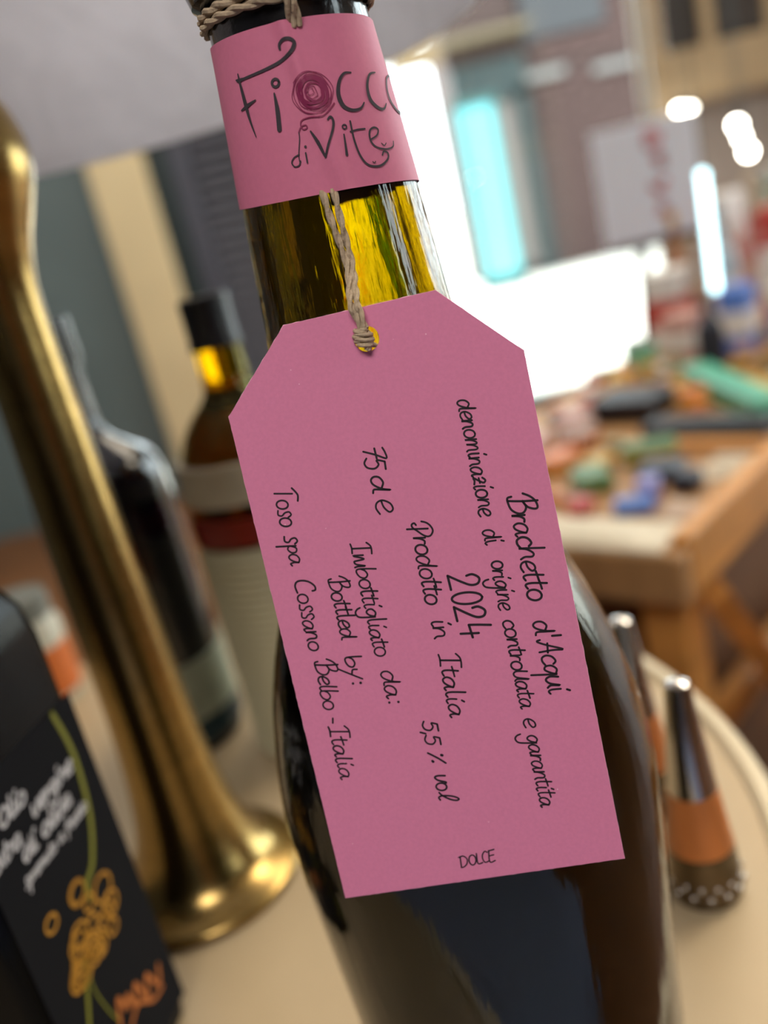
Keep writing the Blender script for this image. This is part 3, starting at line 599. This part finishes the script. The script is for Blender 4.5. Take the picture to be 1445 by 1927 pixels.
# clear jar beside it, cut by the frame
gj = thing('glass_jar', 'clear glass jar cut off at the bottom left corner of the photo', 'jar', (-.168, .212, .75))
MB().lathe([(.001, .7515), (.022, .7505), (.025, .754), (.025, .80), (.022, .812), (.018, .816), (.0165, .816), (.0205, .81), (.0232, .80), (.0232, .757), (.001, .755)], 40, (-.168, .212), mod=lambda a, z: 1+.02*math.sin(14*a)).build('jar_body', glass_mat('clear_glass', (1, 1, 1), 0), gj, True)
MB().lathe([(.019, .8165), (.0195, .826), (.001, .827)], 32, (-.168, .212)).build('lid', mat('dull_silver', (120, 118, 116), .35, 1), gj, True)

# ================================================================== BOTTLES AND JARS AT THE BACK OF THE TABLE
GX, GY = -.132, .434
gb = thing('navy_bottle', 'near-black navy bottle with pale lower label behind the brass stem', 'bottle', (GX, GY, .75))
M_navy = mat('navy_black_glass', (10, 14, 26), .10, coat=.5)
gp = [(.7505, .030), (.754, .0325), (.78, .033), (.84, .0332), (.885, .0330), (.898, .0315), (.906, .0275), (.912, .020), (.918, .0125), (.926, .0098), (.945, .0095), (.952, .0095)]
MB().lathe([(.001, .7502)]+smooth_prof(gp, 70)+[(.001, .952)], 56, (GX, GY)).build('glass', M_navy, gb, True)
MB().lathe([(.0112, .9522), (.0115, .956), (.0112, .974), (.001, .976)], 36, (GX, GY), mod=lambda a, z: 1+.03*math.cos(18*a)).build('cap', M_foil, gb, True)
MB().lathe([(.0337, .770), (.0338, .8), (.0337, .801)], 56, (GX, GY)).build('label', mat('grey_green_label', (150, 156, 138), .6, var=.15, scale=60), gb, True)
MB().lathe([(.0336, .757), (.0337, .769)], 56, (GX, GY)).build('label_band', mat('dark_teal_band', (16, 46, 56), .4), gb, True)
OX, OY = -.055, .41
ot = thing('amber_bottle', 'dark amber bottle with black cap, cream label and red band behind the tag', 'bottle', (OX, OY, .75))
M_amb = glass_mat('amber_glass', (.93, .83, .04), 300, 0, 0, (.94, .88, .40))
op = [(.8615, .030), (.863, .0328), (.868, .0332), (.888, .0325), (.900, .0300), (.910, .0255), (.918, .0195), (.924, .0135), (.930, .0108), (.947, .0102), (.949, .0102)]
MB().lathe([(.001, .8612)]+smooth_prof(op, 60)+[(.001, .950)], 56, (OX, OY)).build('glass', M_amb, ot, True)
MB().lathe([(.0118, .9465), (.0118, .9490), (.0112, .9500), (.0112, .968), (.010, .969), (.001, .969)], 40, (OX, OY)).build('cap', mat('black_cap', (20, 20, 24), .4), ot, True)
MB().lathe([(.0339, .8815), (.0330, .8995)], 56, (OX, OY)).build('label', mat('cream_label', (214, 204, 178), .6, var=.08, scale=50), ot, True)
MB().lathe([(.0341, .8625), (.0343, .870), (.0341, .8760)], 56, (OX, OY)).build('red_band', mat('deep_red_band', (132, 34, 22), .35), ot, True)
rb = [(.001, .7502), (.0335, .7502)]
for k in range(27): z = .753+k*.0039; rb += [(.0350, z), (.0338, z+.0020)]
rb += [(.0335, .8605), (.001, .8610)]
MB().lathe(rb, 56, (OX, OY)).build('ribbed_sleeve', mat('cream_ribbed', (200, 192, 158), .6), ot, True, label='cream horizontally ribbed lower sleeve')
oj = thing('orange_label_jar', 'small pale jar with an orange label at the far left of the table', 'jar', (-.232, .52, .75))
MB().lathe([(.001, .7502), (.021, .7502), (.0225, .754), (.0225, .80), (.019, .806), (.001, .806)], 40, (-.232, .52)).build('jar_body', mat('cream_jar', (190, 186, 168), .4), oj, True)
MB().lathe([(.0228, .757), (.0228, .788)], 40, (-.232, .52)).build('label', mat('orange_label', (206, 108, 44), .6), oj, True)
MB().lathe([(.0205, .8065), (.0205, .82), (.001, .821)], 40, (-.232, .52)).build('lid', mat('grey_lid', (116, 118, 112), .4), oj, True)

# ================================================================== CONE GRINDERS
M_steel = mat('polished_steel', (190, 186, 182), .18, 1); M_oak = mat('orange_wood', (196, 118, 62), .45, var=.18, scale=120, stretch=(1, 1, .2))
M_perf = mat('dimpled_steel', (104, 92, 76), .25, 1)
def grinder(x, y, lab, s=1):
    t = thing('spice_grinder', lab, 'grinder', (x, y, .75), 'cone grinders on the right of the table')
    z = lambda v: .75+v*s
    MB().lathe([(.0080*s, z(.0405)), (.0042*s, z(.0770)), (.0036*s, z(.0790)), (.0018*s, z(.0800)), (.0001, z(.0803))], 40, (x, y)).build('cone', M_steel, t, True)
    MB().lathe([(.0108*s, z(.0190)), (.0081*s, z(.0404))], 40, (x, y)).build('wood_collar', M_oak, t, True)
    MB().lathe([(.0001, z(.0002)), (.0118*s, z(.0002)), (.0124*s, z(.002)), (.0122*s, z(.0045)), (.0110*s, z(.0175)), (.0109*s, z(.0189))], 48, (x, y)).build('base', M_perf, t, True)
    st = MB()
    for i in range(4):
        for k in range(14):
            a = 2*math.pi*(k+.5*(i % 2))/14; zz_ = z(.0050+.0030*i); r_ = (.0122-.0011*i*.85)*s; st.ball((x+r_*math.cos(a), y+r_*math.sin(a), zz_), .00125*s, 8, 6)
    st.build('studs', M_steel, t, True, kind='stuff')
    return t
grinder(.0755, .2445, 'steel and wood cone grinder standing free at the right of the bottle')
grinder(.0735, .2930, 'steel and wood cone grinder half hidden behind the bottle')

# ================================================================== WOODEN DISPLAY TABLE WITH GOODS
TZ = .609; dK = Vector((.27, .8)); da = Vector((.6997, .7145)); db = Vector((-.7145, .6997))
def DP(a, b, z=0): p = dK+da*a+db*b; return (p.x, p.y, TZ+z)
DM = Matrix(((da.x, db.x, 0, dK.x), (da.y, db.y, 0, dK.y), (0, 0, 1, TZ), (0, 0, 0, 1)))
M_pine = mat('orange_pine', (214, 150, 76), .5, var=.18, scale=9, stretch=(1, 1, 5)); M_pined = mat('tan_wood', (176, 134, 88), .55, var=.14, scale=10, stretch=(1, 5, 1)); M_dark = mat('dark_wood', (70, 46, 32), .6, var=.2, scale=8)
dt = thing('display_table', 'long pine display table with raised edges, crowded with shop goods', 'table', (dK.x, dK.y, 0))
MB().box(.0225, 1.80, .0225, .4595, -.03, 0, M=DM).build('tabletop', M_pined, dt)
MB().box(0, .022, 0, .48, -.056, 0, .003, M=DM).build('front_rail', M_pined, dt)
MB().box(.0225, 1.82, 0, .022, -.056, .012, .003, M=DM).build('side_rail', M_pine, dt)
MB().box(.0225, 1.82, .46, .48, -.056, 0, .003, M=DM).build('side_rail', M_pine, dt)
for a, b in ((.03, .03), (.03, .44), (1.76, .03), (1.76, .44)): MB().box(a, a+.05, b-.01, b+.04, -TZ, -.0565, .004, M=DM).build('leg', M_pine, dt)
MB().box(.055, 1.74, .035, .06, -.30, -.26, .004, M=DM).build('stretcher', M_pine, dt)
MB().box(.305, .325, .0225, .20, .0005, .014, .002, M=DM).build('divider', M_pine, dt)
for i in range(2):
    p, q = Vector(DP(.08+.5*i, .01, -.075)), Vector(DP(.42+.5*i, .01, -.50))
    if i: p, q = Vector(DP(.92, .01, -.075)), Vector(DP(.55, .01, -.50))
    MB().tube([p, q], .02, 4).build('brace', M_pine, dt)
# drawer chest standing under the near end
ch = thing('wooden_chest', 'brown wooden chest standing under the near end of the display table', 'chest', DP(.25, .24, -TZ))
MB().box(.10, .50, .09, .42, -TZ+.0005, -.12, .01, M=DM).build('body', mat('brown_wood', (122, 84, 54), .6, var=.2, scale=9), ch)
for k in range(3): MB().box(.088, .0995, .11, .40, -.56+k*.145, -.43+k*.145, .004, M=DM).build('drawer', M_pined, ch)

def bx(a, b, w, d, h, z=.0, rot=0):
    return Matrix.Translation(DP(a, b, z)) @ Matrix.Rotation(math.atan2(da.y, da.x)+R(rot), 4, 'Z')
cols = {}
def cm(name, rgb, rough=.45): return mat(name, rgb, rough, var=.08, scale=60)
def carton(name, lab, cat, a, b, w, d, h, m, m2=None, rot=0, z=.0005, group='goods on the display table'):
    t = thing(name, lab, cat, DP(a, b, z), group); M = bx(a, b, w, d, h, z, rot)
    MB().box(-w/2, w/2, -d/2, d/2, 0, h, .003, M=M).build('body', m, t)
    if m2: MB().box(-w/2-.0006, w/2+.0006, -d/2-.0006, d/2+.0006, h*.3, h*.68, .002, M=M).build('label', m2, t)
    return t
def jar(name, lab, a, b, r, h, m, ml, mlab=None, z=.0005, group='goods on the display table', cat='jar'):
    x, y, zz_ = DP(a, b, z); t = thing(name, lab, cat, (x, y, zz_), group)
    MB().lathe([(.001, zz_), (r*.95, zz_), (r, zz_+.004), (r, zz_+h*.78), (r*.8, zz_+h*.85), (.001, zz_+h*.85)], 28, (x, y)).build('body', m, t, True)
    MB().lathe([(r*.84, zz_+h*.851), (r*.86, zz_+h), (.001, zz_+h+.001)], 28, (x, y)).build('lid', ml, t, True)
    if mlab: MB().lathe([(r*1.015, zz_+h*.2), (r*1.015, zz_+h*.6)], 28, (x, y)).build('label', mlab, t, True)
    return t
def bottle(name, lab, a, b, r, h, m, mc, mlab=None, z=.0005, group='goods on the display table'):
    x, y, zz_ = DP(a, b, z); t = thing(name, lab, 'bottle', (x, y, zz_), group)
    p = [(0, r*.95), (.01*h, r), (.55*h, r), (.66*h, r*.8), (.76*h, r*.38), (.93*h, r*.34)]
    MB().lathe([(.001, zz_)]+[(q[0], q[1]) for q in smooth_prof([(zz_+k, v) for k, v in p], 26)]+[(.001, zz_+.93*h)], 28, (x, y)).build('body', m, t, True)
    MB().lathe([(r*.4, zz_+.931*h), (r*.4, zz_+h), (.001, zz_+h+.001)], 20, (x, y)).build('cap', mc, t, True)
    if mlab: MB().lathe([(r*1.02, zz_+h*.15), (r*1.02, zz_+h*.48)], 28, (x, y)).build('label', mlab, t, True)
    return t
W_ = cm('white_carton', (235, 232, 228)); OR = cm('orange_wrap', (214, 120, 48)); GR = cm('leaf_green', (96, 132, 80)); YE = cm('yellow_wrap', (214, 170, 70)); RD = cm('red_wrap', (196, 70, 60))
BLU = cm('blue_wrap', (96, 134, 215)); LAV = cm('lavender_wrap', (150, 146, 206)); NAV = cm('dark_navy_wrap', (40, 42, 56)); MINT = cm('mint_glaze', (104, 190, 160), .3); LIN = cm('beige_linen', (204, 190, 168), .9)
BRN = cm('brown_wrap', (150, 98, 60)); PNK = cm('dusty_pink_wrap', (206, 160, 150)); AMB = cm('amber_jelly', (216, 158, 60), .2); GLS = mat('silver_bright', (225, 230, 236), .08, 1); BLKp = cm('black_wrap', (34, 30, 34))
# linen cloths lying at the near corner
def cloth(lab, a0, a1, b0, b1, m, z=.001, seed=1):
    random.seed(seed); n = 14; vs = []; fs = []; ph = random.uniform(0, 6)
    for i in range(n+1):
        for j in range(n+1):
            u, v = i/n, j/n; hgt = z+.010*(.55+.45*math.sin(7*u+ph)*math.cos(5*v+ph))*min(1, 6*u, 6*(1-u), 6*v, 6*(1-v)); vs.append(DP(a0+(a1-a0)*u, b0+(b1-b0)*v, hgt))
    for i in range(n):
        for j in range(n): q = i*(n+1)+j; fs.append((q, q+1, q+n+2, q+n+1))
    top = list(vs); k = len(vs)
    vs2 = [(p[0], p[1], TZ+.0002) for p in top]; fs2 = [tuple(reversed([w+k for w in f])) for f in fs]
    rim = [i for i in range(n+1)]+[n+(i)*(n+1) for i in range(1, n+1)]+[n*(n+1)+(n-j) for j in range(1, n+1)]+[i*(n+1) for i in range(n-1, 0, -1)]
    side = [(rim[i], rim[(i+1) % len(rim)], rim[(i+1) % len(rim)]+k, rim[i]+k) for i in range(len(rim))]
    return tag(MB().add(top+vs2, fs+fs2+side).build('linen_cloth', m, None, True), lab, 'cloth', 'goods on the display table')
cloth('cream linen cloth spread over the near corner of the display table', .004, .078, .024, .44, cm('cream_linen', (232, 222, 200), .9), .003, 2)
cloth('grey white cloth by the side rail next to the dark packet', .205, .295, .026, .075, LIN, .003, 5)
cloth('pinkish cloth by the side rail near the blue packet', .088, .135, .026, .068, cm('pinkish_linen', (212, 190, 172), .9), .003, 8)
G = [
 ('carton', 'red_packet', 'small red packet behind the cream linen', 'packet', .095, .160, .030, .026, .018, RD, None, 10),
 ('carton', 'blue_packet', 'shiny blue packet behind the cream linen', 'packet', .105, .098, .024, .044, .016, BLU, None, 25),
 ('carton', 'lavender_packet', 'lavender packet next to the shiny blue packet', 'packet', .148, .100, .034, .026, .024, LAV, None, 20),
 ('carton', 'dark_packet', 'dark navy packet beside the lavender one', 'packet', .178, .066, .032, .030, .022, NAV, None, 5),
 ('carton', 'dark_pouch', 'dark navy pouch behind the lavender packet', 'pouch', .212, .112, .05, .05, .02, NAV, None, 12),
 ('carton', 'orange_packet', 'orange packet near the tag edge on the display table', 'packet', .245, .275, .06, .045, .02, OR, YE, -20),
 ('carton', 'green_pouch', 'grey green pouch on the left of the lavender packet', 'pouch', .178, .190, .06, .045, .022, GR, None, 40),
 ('carton', 'green_bundle', 'leaf green bundle in the middle of the display table', 'bundle', .272, .155, .035, .07, .026, GR, YE, 25),
 ('carton', 'brown_packet', 'brown packet behind the orange one', 'packet', .330, .290, .06, .05, .025, BRN, OR, 10),
 ('carton', 'pink_packet', 'dusty pink packet at the far side of the display table', 'packet', .402, .337, .045, .05, .03, PNK, W_, 0),
 ('carton', 'yellow_packet', 'mustard yellow packet between the green pouch and the green bundle', 'packet', .236, .208, .035, .035, .02, YE, BRN, -30),
 ('carton', 'tan_packet', 'tan packet lying at the left of the brown one', 'packet', .32, .365, .07, .05, .02, PNK, BRN, 25),
 ('carton', 'black_tray', 'black tray in front of the long mint green box', 'tray', .375, .12, .05, .17, .022, BLKp, None, 0),
 ('carton', 'black_case', 'black case between the two amber jars', 'case', .475, .275, .09, .10, .035, BLKp, None, 0),
 ('jar', 'amber_jar', 'left amber jar behind the black case', .570, .345, .022, .036, AMB, YE, None),
 ('jar', 'amber_jar', 'right amber jar beside the long mint green box', .500, .190, .024, .030, AMB, OR, None),
 ('carton', 'mint_box', 'long mint green box lying diagonally at the right of the display table', 'box', .53, .146, .30, .045, .035, MINT, None, 41),
 ('carton', 'yellow_box', 'slim yellow box lying along the mint green box', 'box', .505, .080, .16, .022, .03, YE, None, 41),
 ('jar', 'mint_jar', 'mint green jar in front of the white packages', .775, .400, .030, .052, MINT, GLS, None),
 ('carton', 'white_package', 'white package with red band under the poster', 'package', .93, .40, .09, .07, .15, W_, RD, 8),
 ('carton', 'grey_package', 'pinkish grey package beside the mint green jar', 'package', .80, .32, .07, .06, .09, PNK, W_, -6),
 ('bottle', 'brown_bottle', 'tall brown bottle left of the white package', 1.05, .43, .026, .24, BRN, YE, PNK),
 ('bottle', 'dark_bottle', 'short dark bottle in front of the blue box', .70, .235, .022, .13, NAV, GLS, None),
 ('carton', 'blue_box', 'blue box right of the dark bottle', 'box', .83, .235, .06, .05, .12, BLU, W_, 5),
 ('bottle', 'white_bottle', 'white bottle with lavender label at the right frame edge', .82, .150, .028, .17, W_, W_, LAV),
 ('carton', 'orange_box', 'orange brown box between the mint box and the white bottle', 'box', .72, .09, .05, .04, .035, OR, None, 0),
 ('bottle', 'clear_bottle', 'silvery bottle behind the blue box', .95, .30, .028, .25, cm('silvery_blue', (176, 196, 208), .15), GLS, W_),
 ('bottle', 'orange_bottle', 'tall orange bottle behind the white bottle', .98, .17, .03, .24, OR, W_, LAV),
 ('carton', 'red_box', 'red box behind the silvery bottle', 'box', 1.08, .24, .07, .06, .22, RD, W_, 12),
 ('carton', 'tall_white_box', 'tall white box left of the red box', 'box', 1.08, .34, .07, .06, .26, W_, PNK, -8),
 ('carton', 'bright_blue_box', 'bright blue box against the bright street', 'box', 1.30, .43, .07, .05, .13, cm('bright_blue', (84, 150, 240), .3), W_, 0),
 ('bottle', 'tall_green_bottle', 'slim pale green bottle at the far end of the table', 1.22, .30, .028, .28, cm('pale_green', (150, 176, 160), .15), GLS, W_),
 ('jar', 'steel_canister', 'polished steel canister at the far end of the table', 1.22, .17, .045, .2, GLS, GLS, RD),
 ('carton', 'beige_box', 'beige box beyond the tall white box', 'box', 1.42, .36, .09, .08, .27, LIN, RD, 0),
 ('carton', 'grey_box', 'dark grey box at the far right end of the table', 'box', 1.40, .12, .09, .08, .26, NAV, W_, 10),
]
def free(a, b, r, used):
    return all(math.hypot(a-u[0], b-u[1]) > r+u[2] for u in used)
used = []
for g in G:
    if g[0] == 'carton':
        if g[6]/g[7] > 2.4 or g[7]/g[6] > 2.4:
            n_ = 7; L_ = max(g[6], g[7]); ang = R(g[11])+(0 if g[6] > g[7] else math.pi/2)
            for k in range(n_): t_ = (k/(n_-1)-.5)*L_; used.append((g[4]+t_*math.cos(ang), g[5]+t_*math.sin(ang), min(g[6], g[7])*.62))
        else: used.append((g[4], g[5], math.hypot(g[6], g[7])/2))
    else: used.append((g[3-0], g[4], g[5]))
random.seed(21); pal = {'orange': OR, 'yellow': YE, 'red': RD, 'pink': PNK, 'white': W_, 'brown': BRN, 'tan': cm('tan_wrap', (190, 150, 104)), 'ochre': cm('ochre_wrap', (186, 130, 60)), 'olive': cm('olive_wrap', (120, 118, 70)),
       'green': GR, 'amber': AMB, 'beige': LIN, 'charcoal': BLKp, 'cream': cm('cream_wrap', (222, 208, 176))}
pairs = [(p, q) for p in pal for q in pal if p != q]; random.shuffle(pairs); made = 0
for _ in range(1500):
    a_, b_ = random.uniform(.10, 1.0), random.uniform(.045, .44); r_ = random.uniform(.012, .020)
    if made >= 60 or (a_ < .33 and a_ > .285 and b_ < .22) or (b_ < .09 and a_ < .31): continue
    if not free(a_, b_, r_+.001, used): continue
    used.append((a_, b_, r_)); made += 1; m1, m2 = pairs.pop()
    carton('small_packet', 'small '+m1+' packet with '+('an ' if m2[0] in 'aeiou' else 'a ')+m2+' band on the pine display table', 'packet', a_, b_, r_*1.35, r_*1.35, random.uniform(.012, .03), pal[m1], pal[m2], random.uniform(0, 90), group='small packets scattered over the display table')
for g in G:
    if g[0] == 'carton': carton(g[1], g[2], g[3], *g[4:10], g[10], g[11])
    elif g[0] == 'jar': jar(*g[1:])
    else: bottle(*g[1:])
# poster on an easel stand beyond the goods
PY = 2.18
ps = thing('poster_board', 'white poster board with red lettering standing beyond the goods', 'poster', (.78, PY, 0))
MB().box(.661, .905, PY, PY+.01, .781, 1.042, .001).build('board', mat('pale_blue_white_board', (214, 222, 238), .5), ps)
for p, q in (((.70, PY+.05, 0), (.76, PY+.018, .98)), ((.87, PY+.05, 0), (.81, PY+.018, .98)), ((.785, PY+.33, 0), (.785, PY+.03, .98))): MB().tube([p, q], .008, 6).build('leg', M_dark, ps)
MB().box(.68, .89, PY-.012, PY+.028, .765, .7805, .001).build('ledge', M_dark, ps)
random.seed(4)
for (x, z, s_) in ((.800, .998, .020), (.806, .952, .018), (.802, .895, .02), (.808, .845, .016)):
    pr = MB(); c_ = [(x*1000+random.uniform(-s_, s_)*1000, z*1000+random.uniform(-s_, s_)*1000) for _ in range(9)]
    ink(pr, spline(c_, 6), 8, lambda u, v: (u/1000, PY-.0006, v/1000)); pr.build('print', mat('red_print', (205, 50, 62), .5), ps, label='red letter, too blurred to read')
# hutch on the right
hu = thing('wooden_hutch', 'tall pale wooden hutch with dark glazed upper doors at the top right', 'cabinet', (1.3, 2.75, 0))
M_tan = mat('pale_tan_wood', (164, 144, 114), .5, var=.08, scale=8)
for x_ in (.975, 1.41):
    for y_ in (2.6, 2.68): MB().box(x_, x_+.045, y_, y_+.04, 0, 1.7995, .004).build('corner_post', M_tan, hu)
MB().box(1.0205, 1.4095, 2.6, 2.64, 1.07, 1.205, .004).build('rail', M_tan, hu); MB().box(1.0205, 1.4095, 2.6405, 2.71, 1.07, 1.10).build('shelf', M_tan, hu)
MB().box(1.125, 1.16, 2.6, 2.63, 1.205, 1.8, .003).build('mullion', M_tan, hu); MB().box(1.30, 1.335, 2.6, 2.63, 1.205, 1.8, .003).build('mullion', M_tan, hu)
for a_, b_ in ((1.03, 1.125), (1.16, 1.30), (1.335, 1.4095)): MB().box(a_, b_, 2.615, 2.62, 1.205, 1.8).build('pane', mat('dark_cabinet_glass', (70, 66, 64), .15), hu)
MB().box(.975, 1.455, 2.6, 2.73, 1.8, 1.84, .004).build('top_board', M_tan, hu)
MB().box(1.0205, 1.4095, 2.711, 2.719, .0005, 1.07).build('back_board', mat('grey_board', (168, 160, 154), .7), hu); MB().box(1.0205, 1.4095, 2.62, 2.71, .55, .58).build('shelf', M_tan, hu)
# small lit bulbs strung in front of the hutch, and a slim glow drawn for glints on ribbed glass
M_bulb = mat('lit_bulb', (255, 245, 220), .4, emit=(1, .95, .82), estr=30)
def bulb(x, y, z, r, lab, m=M_bulb, top=2.9):
    t = thing('pendant_bulb', lab, 'lamp', (x, y, z), 'small lit pendant bulbs')
    MB().ball((x, y, z), r, 14, 10).build('bulb', m, t, True)
    MB().lathe([(r*.6, z+r*.8), (r*.6, z+r*2.0), (.002, z+r*2.2)], 14, (x, y)).build('socket', M_dkgreen, t, True)
    MB().tube([(x, y, z+r*2.1), (x, y, top)], .0012, 5).build('cord', M_dkgreen, t)
bulb(.985, 2.46, 1.052, .013, 'lit pendant bulb hanging just below the hutch rail, left of a pair')
bulb(1.035, 2.52, 1.048, .013, 'lit pendant bulb hanging just below the hutch rail, right of a pair')
bulb(1.045, 2.28, .985, .013, 'lit pendant bulb at the right frame edge, uppermost of three')
bulb(1.09, 2.36, .955, .011, 'lit pendant bulb at the right frame edge, middle of three')
bulb(1.14, 2.44, .915, .014, 'lit pendant bulb at the right frame edge, lowest of three')
tl = thing('glass_glint_glow', 'slim cyan-white glow in place of glints on ribbed glass above the goods', 'lamp', (.603, 1.45, .93))
M_glint = mat('painted_glint', (220, 250, 255), .3, emit=(.55, .9, 1), estr=5)  # emission painted in for highlights on ribbed glass
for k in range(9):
    z0 = .746+k*.0208; MB().lathe([(.0045, z0), (.0072, z0+.0045), (.0072, z0+.0155), (.0045, z0+.0202)], 16, (.603, 1.45)).build('glint_segment', M_glint, tl, True)
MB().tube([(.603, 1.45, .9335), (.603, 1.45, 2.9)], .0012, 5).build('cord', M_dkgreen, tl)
# orange banner added for the orange streak in the bottle neck, and a pine crate on the floor
bnr = thing('streak_strip', 'slim orange banner added in the street to put an orange streak in the bottle neck', 'strip', (.36, 6, -.02))
MB().box(.26, .32, 6, 6.004, .1, 1.5).build('cloth', thin_mat('orange_streak_cloth', (250, 110, 20), .8, .7), bnr); MB().tube([(.25, 6.005, -.02), (.25, 6.005, 1.55)], .009, 8).build('post', M_dwin, bnr)
cr = thing('pine_crate', 'pine crate on the floor at the right edge, beside the display table', 'crate', DP(.25, -.18, -TZ))
for k in range(4):
    z0 = -TZ+.005+k*.1
    for q in ((.08, .092, -.34, -.04), (.428, .44, -.34, -.04), (.0925, .4275, -.34, -.328), (.0925, .4275, -.052, -.04)): MB().box(*q, z0, z0+.085, .003, M=DM).build('slat', M_pine, cr)
MB().box(.0935, .4265, -.3275, -.0525, -TZ+.34, -TZ+.36, .003, M=DM).build('bottom', M_pined, cr)
for k, (a_, b_) in enumerate(((.13, -.10), (.19, -.085), (.16, -.17))):
    t = thing('red_pouch', ('left', 'rear', 'right')[k]+'most of three red pouches in the pine crate', 'pouch', DP(a_, b_, -TZ+.3605), 'red pouches in the crate'); MB().box(a_-.018, a_+.018, b_-.024, b_+.024, -TZ+.3605, -TZ+.40, .006, M=DM).build('body', RD, t)
# bench behind the camera, added to mirror clothing tones in the wine bottle
bn = thing('clothing_reflector', 'unseen blue grey cloth bench mirrored in the lower part of the wine bottle', 'reflector', (-.1, -.55, 0))
MB().box(-.60, .32, -.78, -.06, .16, .50, .05).build('reflector_block', mat('blue_grey_cloth', (118, 132, 164), .9, var=.1, scale=20), bn)
for x_ in (-.5, .22):
    for y_ in (-.76, -.36): MB().box(x_, x_+.04, y_, y_+.04, 0, .1595, .004).build('leg', M_dark, bn)
